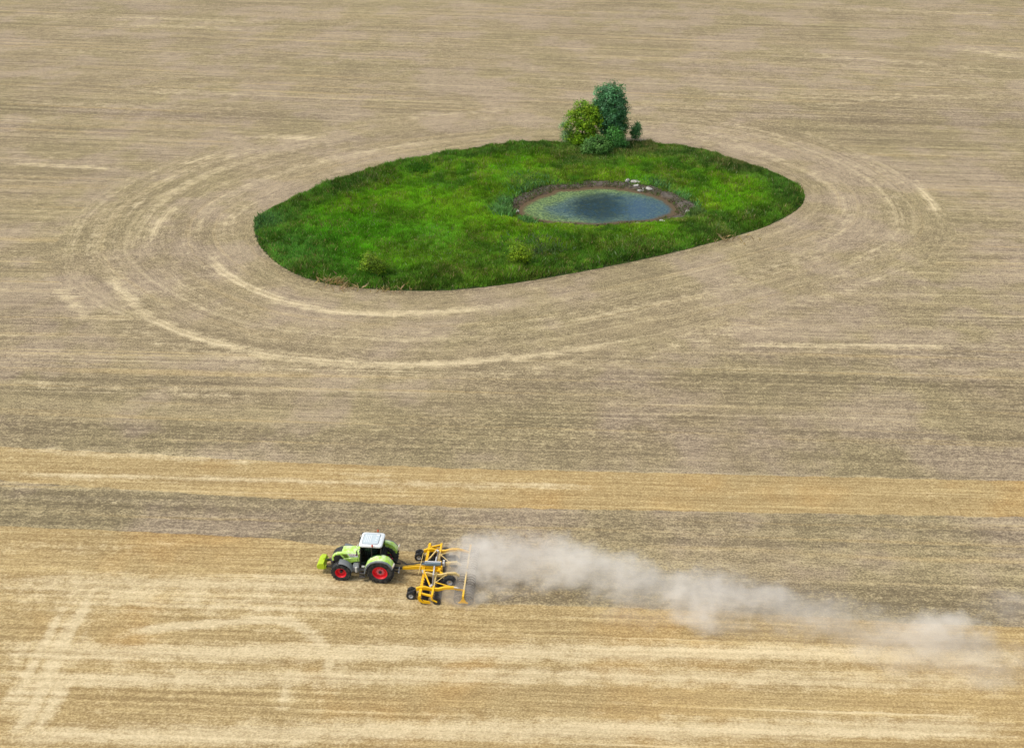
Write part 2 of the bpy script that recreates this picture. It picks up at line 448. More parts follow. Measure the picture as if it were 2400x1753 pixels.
m_field, nt, out = newmat('field_soil_and_straw')
P3 = nt.pos(); px, py, pz = nt.sep(P3)
a_ring = nt.m('GREATER_THAN', nt.attr('ring'), 0.5)
a_rs, a_rr = nt.attr('rs'), nt.attr('rr')
a_stub, a_sw, a_dk, a_isl, a_mud = nt.attr('stub'), nt.attr('swath'), nt.attr('dark'), nt.attr('isl'), nt.attr('mud')
wob = nt.noise(P3, .35, 2)                                          # the drill never runs dead straight
def rowvec(along, across):
    vs_ = nt.xyz(nt.mul(px, along), nt.mul(nt.mad(wob, .25, a_rs), across), 3.1)
    vr_ = nt.xyz(nt.mul(px, along * 1.4), nt.mul(nt.mad(wob, .6, a_rr), across), nt.mul(py, along * 1.4))
    return nt.vmix(a_ring, vs_, vr_)
rowf = nt.noise(rowvec(.9, 5.0), 1.0, 2, .6)                       # single drill rows and tine marks
rowm = nt.noise(rowvec(.14, 1.1), 1.0, 3, .6)
roww = nt.noise(rowvec(.018, .28), 1.0, 3, .6)
PG = nt.vmul(P3, (.72, 1.0, 1.0))
g1 = nt.noise(PG, 8.5, 2, .7)
g2 = nt.noise(PG, 2.4, 4, .75)
g3 = nt.noise(PG, .8, 3, .6)
pt = nt.noise(P3, .045, 3, .55)
pt2 = nt.noise(nt.xyz(px, py, 40.0), .09, 3, .6)
pt3 = nt.noise(nt.xyz(px, py, 90.0), .03, 3, .6)
L1 = nt.noise(rowvec(.022, 2.4), 1.0, 2, .6)                        # long thin straw lines left by the tines
L2 = nt.noise(rowvec(.012, .75), 1.0, 3, .65)
L3 = nt.noise(rowvec(.03, 1.3), 1.0, 1, .5)
# every pass of the machine leaves a faint pale seam
wl = nt.noise(rowvec(.03, .10), 1.0, 2, .6)
def seam(coord, period, phase, wid):
    q = nt.m('PINGPONG', nt.add(nt.mad(nt.sub(wob, .5), 1.2, coord), phase), period * .5)
    return nt.smooth(q, 0, wid, 1, 0)
seams = nt.mx(nt.mul(a_ring, nt.mx(seam(a_rr, 6.67, .4, .55), nt.mul(seam(a_rr, 3.33, 1.1, .35), .7))), nt.mul(nt.sub(1.0, a_ring), nt.mul(seam(a_rs, 6.1, 1.0, .5), .8)))
seams = nt.mul(seams, nt.smooth(wl, .40, .62))
# cultivated ground: how much straw shows among the soil
f = nt.add(nt.add(nt.mad(g1, 1.5, -.25), nt.mad(g2, .55, .025)), nt.add(nt.mul(g3, .25), nt.add(nt.mul(rowf, .6), nt.add(nt.mul(rowm, .3), nt.add(nt.mul(roww, .3), nt.mul(nt.mad(a_ring, -.6, 1.0), nt.add(nt.mul(L1, .42), nt.mul(L2, .40))))))))
f = nt.add(f, nt.mul(a_ring, .25))
f = nt.sub(f, nt.mul(a_dk, nt.mad(nt.sub(g2, .5), -1.5, .22)))
f = nt.add(f, nt.add(nt.mul(seams, .10), nt.add(nt.mul(nt.sub(pt2, .5), .40), nt.mul(nt.sub(g3, .5), .12))))
fc = nt.smooth(f, 1.53, 2.40)
cult = nt.mix(fc, (.150, .116, .069), (.470, .378, .212))
cult = nt.mix(nt.smooth(pt, .42, .60, 0, .38), cult, nt.mix(fc, (.135, .112, .055), (.46, .385, .185)))
cult = nt.mix(nt.smooth(pt2, .45, .62, 0, .6), cult, nt.mix(fc, (.175, .132, .098), (.45, .355, .245)))
cult = nt.mix(nt.mul(nt.mad(a_ring, -.6, 1.0), nt.smooth(L2, .56, .70, 0, .55)), cult, nt.mix(fc, (.20, .142, .066), (.54, .41, .195)))
pale = nt.mx(nt.mul(seams, .16), nt.mul(nt.mul(nt.smooth(L1, .60, .74), nt.smooth(L3, .47, .62, 0, .45)), nt.mad(a_ring, -.6, 1.0)))
cult = nt.mix(nt.mul(pale, nt.smooth(g1, .35, .6, .3, 1)), cult, (.66, .55, .34))
# stubble: straw stalks standing in drill rows
rowfs = nt.noise(rowvec(.10, 3.6), 1.0, 3, .7)
fs = nt.add(nt.add(nt.mad(g1, 1.4, -.2), nt.mad(g2, .6, -.05)), nt.add(nt.mul(g3, .2), nt.add(nt.mul(rowfs, .9), nt.add(nt.mul(L1, .35), nt.mul(L2, .22)))))
fsc = nt.smooth(fs, 1.24, 2.08)
stubc = nt.mix(fsc, (.285, .192, .080), (.580, .432, .195))
stubc = nt.mix(nt.smooth(pt3, .40, .60, 0, .7), stubc, nt.mix(fsc, (.235, .165, .072), (.57, .445, .22)))
stubc = nt.mix(nt.smooth(pt2, .5, .7, 0, .55), stubc, nt.mix(fsc, (.29, .165, .055), (.60, .395, .145)))
stubc = nt.mix(nt.mul(nt.smooth(L1, .60, .72), nt.smooth(L3, .5, .62, 0, .55)), stubc, (.70, .57, .33))
edge = nt.smooth(nt.add(a_stub, nt.mul(nt.sub(g3, .5), .9)), .38, .62)
col = nt.mix(edge, cult, stubc)
# straw swaths
sg = nt.add(nt.mul(g1, .55), nt.add(nt.mul(g2, .35), nt.mul(L1, .5)))
sf = nt.smooth(nt.add(a_sw, nt.mul(nt.sub(nt.add(sg, nt.mul(nt.sub(g3, .5), 1.1)), .7), 1.35)), .10, 1.05)
col = nt.mix(nt.mul(sf, .80), col, nt.mix(nt.smooth(sg, .45, .95), (.46, .36, .20), (.74, .62, .385)))
# under the meadow
mead = nt.mix(nt.smooth(g2, .35, .65), (.022, .030, .010), (.05, .075, .018))
col = nt.mix(nt.smooth(nt.add(a_isl, nt.mul(nt.sub(g2, .5), .5)), .4, .6), col, mead)
# mud of the pond's bank, browner by the water line
wd = nt.attr('wdist')
mudc = nt.mix(nt.smooth(nt.add(nt.mul(g2, .8), nt.mul(g1, .8)), .52, 1.05), (.035, .030, .026), (.165, .143, .115))
mudb = nt.mix(nt.smooth(nt.add(g2, nt.mul(g1, .6)), .60, 1.05), (.045, .034, .024), (.15, .105, .062))
mudc = nt.mix(nt.smooth(nt.add(wd, nt.mul(nt.sub(g3, .5), 1.4)), .35, 1.3), mudb, mudc)
col = nt.mix(nt.smooth(nt.add(a_mud, nt.mul(nt.sub(g3, .5), 1.2)), .3, .7), col, mudc)
hgt = nt.add(nt.mul(g1, .9), nt.add(nt.mul(g2, .8), nt.mul(rowf, .5)))
principled(nt, out, col, .95, 0, .15, hgt, .6, .09)
field = link('field', me, m_field)
tag(field, 'tan harvested field of straw stubble and tilled soil with curved tracks', kind='structure')
for p in me.polygons: p.use_smooth = True

# ------------------------------------------------------------------ pond
def poly_sheet(name, P, z, grow=0.0):
    c = P.mean(0)
    Pg = c + (P - c) * (1 + grow)
    bm = BM()
    rings = []
    for s in (1.0, .8, .6, .4, .2):
        rings.append([bm.verts.new((*(c + (Pg - c)[i] * s), z)) for i in range(len(Pg))])
    ctr = bm.verts.new((*c, z)); n = len(Pg)
    for a, b in zip(rings[:-1], rings[1:]):
        for i in range(n): bm.faces.new((a[i], a[(i + 1) % n], b[(i + 1) % n], b[i]))
    for i in range(n): bm.faces.new((rings[-1][i], rings[-1][(i + 1) % n], ctr))
    me = bpy.data.meshes.new(name); bmesh.ops.recalc_face_normals(bm, faces=bm.faces)
    bm.to_mesh(me); bm.free()
    n_ = me.polygons[0].normal
    if n_.z < 0: me.flip_normals()
    return me
m_water, nt, out = newmat('pond_water')
P3 = nt.pos(); px, py, pz = nt.sep(P3)
wme = poly_sheet('pond_water', WAT, WATER_Z, .05)
co = np.empty(len(wme.vertices) * 3, dtype=np.float32); wme.vertices.foreach_get('co', co); co = co.reshape(-1, 3)
at = wme.attributes.new('shore', 'FLOAT', 'POINT'); at.data.foreach_set('value', (-sdist(co[:, 0].astype(float), co[:, 1].astype(float), WAT)).astype(np.float32))
shore = nt.attr('shore')
n1 = nt.noise(P3, 2.6, 4, .7); n2 = nt.noise(P3, .55, 3, .6); n3 = nt.noise(nt.vmul(P3, (.5, 1, 1)), 7.0, 2, .6)
wc = WAT.mean(0)
# pondweed: dense along the left and rear shore, thin threads over the middle
lr = nt.add(nt.mul(nt.sub(px, float(wc[0])), -.045), nt.mul(nt.sub(py, float(wc[1])), .035))
weed = nt.add(nt.add(nt.mul(nt.sub(n1, .5), 1.5), nt.mul(nt.sub(n3, .5), .9)), nt.add(nt.mul(nt.sub(n2, .5), .9), nt.add(nt.smooth(shore, .1, 5.0, .50, .06), lr)))
ctrx = nt.mul(nt.sub(px, float(wc[0]) + .1), 1 / 4.4); ctry = nt.mul(nt.sub(py, float(wc[1])), 1 / 5.5)
clear = nt.smooth(nt.add(nt.add(nt.mul(ctrx, ctrx), nt.mul(ctry, ctry)), nt.mul(nt.sub(n2, .5), 1.6)), .1, 1.5, 1, 0)
weed = nt.add(weed, nt.mul(clear, .25))
thr = nt.m('ABSOLUTE', nt.sub(nt.noise(nt.vmul(P3, (.6, 1, 1)), 1.5, 4, .7), .5))
thread = nt.smooth(thr, .0, .035, 1, 0)
wf = nt.smooth(weed, -.42, .60, 0, .88)
brown = nt.smooth(nt.add(shore, nt.mul(nt.sub(n1, .5), 1.6)), .25, 1.1, 1, 0)
weedc = nt.mix(nt.smooth(n3, .35, .65), (.085, .14, .05), (.25, .34, .11))
deep = nt.smooth(nt.add(nt.add(shore, nt.mul(lr, -5.0)), nt.mul(nt.sub(nt.add(nt.mul(n2, .6), nt.mul(n1, .4)), .5), 7.0)), .4, 3.4)
weedc = nt.mix(deep, weedc, nt.mix(nt.smooth(n3, .35, .65), (.045, .085, .075), (.16, .23, .17)))
weedc = nt.mix(nt.mul(clear, .9), weedc, nt.mix(nt.smooth(n1, .42, .66), (.006, .010, .008), (.045, .065, .040)))
weedc = nt.mix(nt.mul(thread, .8), weedc, (.012, .018, .012))
weedc = nt.mix(brown, weedc, (.13, .085, .038))
wf = nt.mx(wf, nt.mul(brown, .85))
base = nt.mix(wf, (.014, .060, .098), weedc)
b = nt.n('ShaderNodeBump'); nt.put(b.inputs['Height'], nt.add(nt.noise(P3, 1.6, 3, .6), nt.mul(wf, .15))); b.inputs['Strength'].default_value = .08; b.inputs['Distance'].default_value = .05
p = principled(nt, out, base, nt.lin(wf, 0, .8, .04, .7), 0, nt.lin(wf, 0, .8, .5, .1), IOR=1.38)
nt.t.links.new(b.outputs[0], p.inputs['Normal'])
water = link('pond_water', wme, m_water)
tag(water, 'small dark blue pond with yellow green weed reflecting the trees', kind='structure')

# ------------------------------------------------------------------ foliage materials
def leafmat(name, attr='tint', trans=.35, rough=.6, sat=1.0):
    m, nt, out = newmat(name)
    c = nt.attr(attr, 'Color')
    d = nt.n('ShaderNodeBsdfPrincipled'); nt.put(d.inputs['Base Color'], c); d.inputs['Roughness'].default_value = rough; d.inputs['Specular IOR Level'].default_value = .25
    tr = nt.n('ShaderNodeBsdfTranslucent'); nt.put(tr.inputs['Color'], nt.mix(1.0, c, (1.0, 1.0, .55), 'MULTIPLY'))
    mxs = nt.n('ShaderNodeMixShader'); mxs.inputs[0].default_value = trans
    nt.t.links.new(d.outputs[0], mxs.inputs[1]); nt.t.links.new(tr.outputs[0], mxs.inputs[2]); nt.t.links.new(mxs.outputs[0], out.inputs['Surface'])
    return m
m_grass = leafmat('grass_blades')
m_leaf = leafmat('tree_leaves', trans=.3)

def terrain_z(x, y):
    """height of the field sheet under points inside or near the meadow"""
    i = np.clip(np.searchsorted(gy, y) - 1, 0, nY - 2); j = np.clip(np.searchsorted(gx, x) - 1, 0, nX - 2)
    fy = (y - gy[i]) / (gy[i + 1] - gy[i]); fx = (x - gx[j]) / (gx[j + 1] - gx[j])
    return (Z[i, j] * (1 - fx) + Z[i, j + 1] * fx) * (1 - fy) + (Z[i + 1, j] * (1 - fx) + Z[i + 1, j + 1] * fx) * fy

# ------------------------------------------------------------------ meadow grass (uncountable: stuff)
def blades(name, x, y, h, w, col, lean=.35, mat=None, jitter=.22):
    n = len(x)
    z = terrain_z(x, y)
    th = rng.uniform(0, 2 * np.pi, n); la = rng.uniform(0, 2 * np.pi, n); lm = h * lean * rng.uniform(.2, 1.3, n)
    dx, dy = np.cos(th) * w * .5, np.sin(th) * w * .5
    lx, ly = np.cos(la) * lm, np.sin(la) * lm
    V = np.empty((n, 4, 3))
    V[:, 0] = np.stack([x - dx, y - dy, z - .03], 1)
    V[:, 1] = np.stack([x + dx, y + dy, z - .03], 1)
    V[:, 2] = np.stack([x + dx * .8 + lx * .35, y + dy * .8 + ly * .35, z + h * .6], 1)
    V[:, 3] = np.stack([x + lx, y + ly, z + h], 1)
    base = np.arange(n)[:, None] * 4
    F = np.concatenate([base + np.array([[0, 1, 2]]), base + np.array([[0, 2, 3]])], 0)
    c = col * (1 + rng.normal(0, jitter, (n, 1))) * (1 + rng.normal(0, .08, (n, 3)))
    c = np.clip(c, .003, .9)
    return npmesh(name, V.reshape(-1, 3), F, colors=dict(tint=np.repeat(c, 4, 0)))
def sample_poly(n, P, reject=None):
    lo, hi = P.min(0), P.max(0)
    x = rng.uniform(lo[0], hi[0], n * 2); y = rng.uniform(lo[1], hi[1], n * 2)
    k = inside(x, y, P)
    return x[k], y[k]
x, y = sample_poly(420000, ISL)
dIs = -sdist(x, y, ISL); dBs = sdist(x, y, BANK)
keep = (dBs > -1.5 + 2.9 * fbm(x, y, .8, 3, 3)) & (dIs > -.1 + 1.3 * (fbm(x, y, .9, 3, 71) - .35))
x, y, dIs, dBs = x[keep], y[keep], dIs[keep], dBs[keep]
nz1 = fbm(x, y, .12, 4, 21); nz2 = fbm(x, y, .45, 3, 33); nz3 = fbm(x, y, 1.3, 2, 45)
edgeT = (1 - sstep(dIs + (nz1 - .5) * 12, 2.5, 10.0)) * (.75 + .25 * sstep(y, 125, 150))                       # rank growth around the margin
C_bright = np.array([.150, .330, .012]); C_yel = np.array([.21, .33, .018]); C_mid = np.array([.098, .235, .018]); C_dark = np.array([.062, .130, .022]); C_blue = np.array([.13, .28, .08]); C_dry = np.array([.30, .23, .11])
t1 = sstep(nz1, .42, .60)[:, None]; t2 = sstep(nz2, .45, .65)[:, None]
col = C_mid * (1 - t1) + C_bright * t1
col = col * (1 - .55 * t2) + C_yel * .55 * t2
def blob(cx, cy, r, ay=1.0):
    X0, Y0 = GD(cx, cy)
    return np.exp(-(((x - X0) / r) ** 2 + ((y - Y0) / (r * ay)) ** 2))
def tintto(colr, t, c): return colr * (1 - t[:, None]) + c * t[:, None]
pondT = np.exp(-(dBs / 4.5) ** 2)
col = tintto(col, .65 * pondT * sstep(nz2, .3, .55), C_yel)
for cx, cy, r in [(780,520,9),(830,575,7),(700,550,8),(900,520,7)]: col = tintto(col, .6 * blob(cx, cy, r, 1.0), np.array([.115, .36, .012]))
for cx, cy, r in [(1000,600,7),(900,560,5),(1010,470,6)]: col = tintto(col, .45 * blob(cx, cy, r), C_yel)
col = tintto(col, .72 * edgeT, C_dark * (0.8 + .7 * nz3[:, None]))
for cx, cy, r, s in [(575,490,3.0,.8),(960,530,5,.15),(1112,462,1.7,.9),(1120,440,1.5,.7),(1490,432,2.0,.9),(1528,470,1.6,.7),(1180,405,4,.35),(1165,480,1.2,.6),(640,560,5,.3),(1450,410,2.5,.4)]:
    col = tintto(col, s * np.minimum(1, blob(cx, cy, r) * 1.3) * sstep(nz3, .25, .5), C_blue)
for cx, cy, r, s in [(1630,362,4,.6),(1440,330,4,.55),(880,480,3,.25),(1160,395,2.5,.4),(1500,485,2,.3),(1400,318,5,.5),(1290,345,5,.3),(1590,520,2,.35),(655,600,1.5,.4)]:
    col = tintto(col, s * blob(cx, cy, r) * sstep(nz3, .35, .6), C_dry * .55)  # dry patches; those beside the tree clump tint its shadow into the grass
col *= (.72 + .55 * sstep(nz3, .2, .75) * (.6 + .4 * nz2))[:, None]
col *= (.86 + .40 * sstep(fbm(x, y, .22, 4, 131), .30, .68))[:, None]
dryspeck = (rng.random(len(x)) < .035 + .11 * sstep(nz2, .5, .7))
col[dryspeck] = C_dry * rng.uniform(.6, 1.5, (dryspeck.sum(), 1))
seed = rng.random(len(x)) < .004 + .03 * sstep(fbm(x, y, .22, 3, 88), .55, .7)
col[seed] = np.array([.34, .42, .20]) * rng.uniform(.5, 1.0, (seed.sum(), 1))
h = (.26 + .22 * nz2 + .24 * nz3) * (1 + .45 * edgeT) * rng.uniform(.6, 1.25, len(x))
h *= np.where(dBs < 2.0, .55 + .22 * np.maximum(dBs, 0), 1.0)
h *= .75 + .6 * sstep(fbm(x, y, .3, 3, 151), .35, .7); h[seed] *= 1.1
fringe = np.clip(dIs / .8, .35, 1); h *= fringe
w = rng.uniform(.03, .07, len(x)) * (1 + .3 * edgeT)
me = blades('grass', x, y, h, w, col * 1.3)
tag(link('grass', me, m_grass), 'lush green meadow grass around the pond, darker and taller at its edge', 'grass', kind='stuff')

# broad leaved weeds (nettles, docks) in bluish patches
wx, wy, wcx = [], [], []
for cx, cy, r, n, c in [(575,492,2.2,900,C_blue*.8),(1112,464,1.2,700,C_blue*1.25),(1120,444,1.1,420,C_blue*1.1),(1488,432,1.6,900,C_blue*1.25),(1520,450,1.2,500,C_blue*1.1),(1534,466,1.1,400,np.array([.16,.27,.07])),(925,372,1.6,900,np.array([.07,.20,.015])),(1180,548,3.5,700,np.array([.12,.19,.07])),(1165,484,.9,250,C_blue*1.2),(1450,408,2.0,400,C_blue),(1170,408,3.5,600,C_blue*.9)]:
    X0, Y0 = GD(cx, cy, .3)
    wx.append(rng.normal(X0, r * .55, n)); wy.append(rng.normal(Y0, r * .6, n)); wcx.append(np.tile(c, (n, 1)))
wx = np.concatenate(wx); wy = np.concatenate(wy); wc_ = np.concatenate(wcx)
k = inside(wx, wy, ISL) & (sdist(wx, wy, BANK) > -.2)
wx, wy, wc_ = wx[k], wy[k], wc_[k]
me = blades('weeds', wx, wy, rng.uniform(.5, 1.05, len(wx)), rng.uniform(.09, .2, len(wx)), wc_, lean=.6)
tag(link('weeds', me, m_grass), 'bluish green broad leaved weeds in patches by the pond and meadow edge', 'weeds', kind='stuff')

# thin tufts and dead stems on the pond's bank
bx_, by_ = sample_poly(9000, BANK)
bd = sdist(bx_, by_, WAT); k = (bd > .1) & (fbm(bx_, by_, .8, 3, 55) > .42)
bx_, by_ = bx_[k], by_[k]
bc = np.where(rng.random((len(bx_), 1)) < .45, np.array([[.10, .20, .03]]), np.array([[.17, .13, .08]]))
me = blades('bank_tufts', bx_, by_, rng.uniform(.12, .4, len(bx_)), rng.uniform(.03, .08, len(bx_)), bc, lean=.8)
tag(link('bank_tufts', me, m_grass), 'sparse tufts and dead stems on the muddy bank of the pond', 'bank plants', kind='stuff')

# dry stalks fallen out of the meadow on the lower left edge
dx_, dy_ = [], []
for cx, cy, r, n in [(747,624,1.1,260),(775,636,1.5,70),(860,641,1.5,50),(1600,531,2,60)]:
    X0, Y0 = GD(cx, cy); dx_.append(rng.normal(X0, r * .8, n)); dy_.append(rng.normal(Y0, r * .35, n))
dx_ = np.concatenate(dx_); dy_ = np.concatenate(dy_)
me = blades('dry_stalks', dx_, dy_, rng.uniform(.25, .8, len(dx_)), rng.uniform(.03, .08, len(dx_)), np.tile(np.array([.46, .35, .17]), (len(dx_), 1)), lean=1.2)
tag(link('dry_stalks', me, m_grass), 'pale dry stalks fallen out along the lower left meadow edge', 'dry grass', kind='stuff')

# ------------------------------------------------------------------ trees and bushes
m_bark, nt, out = newmat('bark')
co = nt.objco(); n1 = nt.noise(nt.vmul(co, (6, 6, 1.2)), 2.0, 4, .6)
principled(nt, out, nt.mix(nt.smooth(n1, .35, .65), (.045, .035, .026), (.16, .13, .10)), .9, 0, .2, n1, .6, .05)

def tree(name, label, cat, base, blobs, nleaf, leaf, cols, trunk_r, trunks=1, group=None, clump=60, droop=0.0, gap=.55, thin=1.0):
    """blobs: crown masses (dx, dy, z, rx, ry, rz) relative to the base; leaves sit in sprays at branch tips through each mass"""
    bx, by = base
    bz = float(terrain_z(np.array([bx]), np.array([by]))[0])
    root = empty(name, (bx, by, bz))
    tag(root, label, cat, group)
    bl = np.array(blobs, float)
    vol = bl[:, 3] * bl[:, 4] * bl[:, 5]
    pick = rng.choice(len(bl), nleaf // clump, p=vol / vol.sum())
    tips = []
    for b in pick:
        d = rng.normal(0, 1, 3); d /= np.linalg.norm(d)
        r = rng.uniform(gap, 1.0) ** (1 / 2.2)
        r *= .86 + .22 * rng.random()
        tips.append(bl[b, :3] + d * r * bl[b, 3:6])
    tips = np.array(tips)
    tips[:, 2] = np.maximum(tips[:, 2], .15)
    # wood
    bm = BM()
    top = bl[:, 2].max()
    cen = (bl[:, :3] * vol[:, None]).sum(0) / vol.sum()
    stems = []
    for s in range(trunks):
        a = 2 * math.pi * s / max(trunks, 1) + .4
        off = 0 if trunks == 1 else .18 + trunk_r
        b = bl[s % len(bl)]
        ex, ey, ez = b[0] * .8, b[1] * .8, b[2] + b[5] * .35
        p0 = Vector((off * math.cos(a), off * math.sin(a), -.2)); p3 = Vector((ex, ey, ez))
        pts = [p0.lerp(p3, t) + Vector((math.sin(t * 5 + s) * .12, math.cos(t * 4 + s) * .12, 0)) * (1 if 0 < t < 1 else 0) for t in (0, .2, .4, .6, .8, 1)]
        tube(bm, pts, [trunk_r * q for q in (1.15, .85, .7, .5, .32, .12)], 8)
        stems += pts[1:]
    for tp in tips[rng.choice(len(tips), min(len(tips), 90), replace=False)]:
        tp = Vector(tp)
        lower = [q for q in stems if q.z < tp.z - .05] or stems[:1]
        s0 = min(lower, key=lambda q: (q - tp).length + .3 * abs(q.z - tp.z * .6))
        mid = s0.lerp(tp, .5) + Vector((0, 0, .12 * (tp - s0).length))
        tube(bm, [s0, mid, tp], [trunk_r * .26, trunk_r * .15, .012], 5, cap=False)
    obj('trunk', bm, m_bark, root, smooth=60)
    # leaves
    n = len(tips) * clump
    ti = np.repeat(np.arange(len(tips)), clump)
    sp = .34 * (vol.mean() ** (1 / 3)) ** .45 * thin
    pos = tips[ti] + rng.normal(0, 1, (n, 3)) * np.array([sp, sp, sp * .7])
    pos[:, 2] -= droop * np.abs(rng.normal(0, 1, n))
    ok = pos[:, 2] > .05
    pos = pos[ok]; ti = ti[ok]; n = len(pos)
    nrm = (pos - cen) / (np.abs(pos - cen).max(0) + .1); nrm /= np.linalg.norm(nrm, axis=1)[:, None] + 1e-6
    loc = pos - tips[ti]; nrm = nrm * .8 + loc / (np.linalg.norm(loc, axis=1)[:, None] + 1e-6) * .5 + rng.normal(0, .45, (n, 3)); nrm[:, 2] += .35
    nrm /= np.linalg.norm(nrm, axis=1)[:, None]
    u = rng.normal(0, 1, (n, 3)); u -= (u * nrm).sum(1)[:, None] * nrm; u /= np.linalg.norm(u, axis=1)[:, None]
    v = np.cross(nrm, u)
    L = leaf * rng.uniform(.6, 1.4, (n, 1)); W = L * rng.uniform(.35, .6, (n, 1))
    V = np.stack([pos - u * L * .5, pos + v * W * .5, pos + u * L * .5, pos - v * W * .5], 1)
    F = np.arange(n * 4).reshape(-1, 4)
    cl = np.array(cols)
    cpick = rng.choice(len(cl), len(tips)); sprayf = rng.uniform(.6, 1.4, len(tips))
    c = cl[cpick[ti]] * sprayf[ti][:, None] * (1 + rng.normal(0, .18, (n, 1)))
    me = npmesh('crown', V.reshape(-1, 3), F, colors=dict(tint=np.repeat(np.clip(c, .004, .9), 4, 0)))
    link('crown', me, m_leaf, root)
    return root

tb = GD(1343, 318)
tree('willow_tree', 'tall blue green tree, the tallest behind the pond', 'tree', tb,
     [(0,0,6.2,2.5,2.3,2.4),(-.8,0,7.9,1.7,1.8,1.5),(.6,0,7.7,1.9,1.8,1.6),(.1,0,4.4,2.7,2.4,2.0),(1.0,.2,3.1,2.0,1.9,1.5),(-1.3,0,5.5,1.6,1.6,1.7),(1.8,0,5.7,1.2,1.4,1.6),(.0,0,8.8,1.1,1.1,.9),(.2,0,2.2,2.0,1.8,1.4)],
     26000, .30, [(.08,.25,.09),(.11,.29,.12),(.065,.22,.06),(.18,.35,.18)], .32, gap=.3, thin=.72, clump=40)
tree('maple_tree', 'rounded yellow green tree left of the tall blue green tree', 'tree', GD(1287, 325),
     [(.3,0,4.6,2.2,2.2,2.0),(-.2,0,6.2,1.5,1.6,1.2),(-1.7,0,4.6,1.2,1.4,1.2),(1.5,0,4.2,1.6,1.7,1.8),(.4,-.3,2.1,2.2,2.0,1.6),(-2.2,0,3.0,1.0,1.2,.9),(1.2,0,5.7,1.1,1.2,1.0),(-.8,0,1.2,1.7,1.6,1.0),(.9,-.2,1.3,1.6,1.5,1.2),(-2.3,0,5.3,.6,.7,.5),(-1.2,0,5.6,.9,.9,.7)],
     15000, .27, [(.19,.36,.012),(.23,.40,.014),(.14,.30,.014),(.28,.40,.02)], .17, trunks=4, gap=.25, thin=.62, clump=30)
tree('willow_bush', 'low grey green bush at the foot of the yellow green tree', 'bush', GD(1318, 342),
     [(0,0,1.5,2.0,1.6,1.5),(-1.2,0,1.2,1.3,1.2,1.1),(1.1,.1,1.3,1.3,1.1,1.1)],
     6000, .25, [(.115,.26,.05),(.15,.30,.07),(.095,.23,.045)], .07, trunks=4, gap=.35, thin=.75, clump=40)
tree('alder_bush', 'fresh green bush under the right side of the tall tree', 'bush', GD(1357, 334),
     [(0,0,1.8,1.7,1.4,1.6),(.8,0,1.2,1.2,1.0,1.1),(-.2,0,2.9,1.0,.9,.9)],
     5200, .24, [(.075,.26,.04),(.10,.30,.05),(.075,.22,.05)], .07, trunks=3, gap=.35, thin=.75, clump=40)
tree('sapling', 'narrow young green tree standing alone right of the clump', 'tree', GD(1403, 312),
     [(0,0,1.3,.9,.8,1.1),(.15,0,2.4,.6,.6,.8)],
     2400, .22, [(.10,.28,.08),(.14,.33,.12),(.09,.24,.07)], .05, trunks=2, gap=.3, thin=.75, clump=40)
tree('birch_sapling', 'pale thin sapling at the left foot of the yellow green tree', 'tree', GD(1252, 317),
     [(0,0,2.4,.9,.8,.9),(-.3,0,3.4,.5,.5,.7),(.2,0,1.4,1.0,.9,.8),(-.2,0,.8,1.0,.9,.6),(-.7,0,2.9,.6,.6,.6)],
     2300, .22, [(.27,.42,.18),(.22,.38,.15),(.31,.46,.22)], .045, trunks=2, gap=.2, thin=.85, clump=40)
tree('elder_bush', 'olive bush on the right flank of the tall tree', 'bush', GD(1373, 318),
     [(0,0,1.7,.8,.8,.8),(.4,0,3.3,.7,.7,.9),(-.5,0,2.4,.9,.9,1.0)],
     1900, .23, [(.15,.23,.045),(.19,.27,.05),(.12,.21,.055)], .06, trunks=2, gap=.2, thin=.8, clump=30)
tree('shrub', 'darker yellow green shrub low in the meadow near the dry stalks', 'shrub', GD(828, 614),
     [(0,0,2.0,1.3,1.1,.9),(-.4,0,2.7,.8,.8,.6),(.9,0,1.7,.9,.8,.7),(-1.0,0,1.5,.8,.8,.6),(.3,0,1.1,.9,.8,.5)],
     3000, .2, [(.19,.31,.018),(.26,.38,.025),(.13,.24,.018)], .08, trunks=3, group='shrubs alone in the front meadow', gap=.2, thin=.9, clump=30)
tree('shrub', 'bright yellow green shrub alone in the meadow below the pond', 'shrub', GD(1146, 592),
     [(0,0,1.9,1.15,1.0,.9),(-.3,0,2.6,.8,.8,.6),(.6,0,1.8,.9,.8,.8),(-.7,0,1.4,.7,.7,.6)],
     3200, .2, [(.22,.36,.012),(.27,.40,.016),(.16,.29,.013)], .08, trunks=2, group='shrubs alone in the front meadow', gap=.2, thin=.85, clump=30)

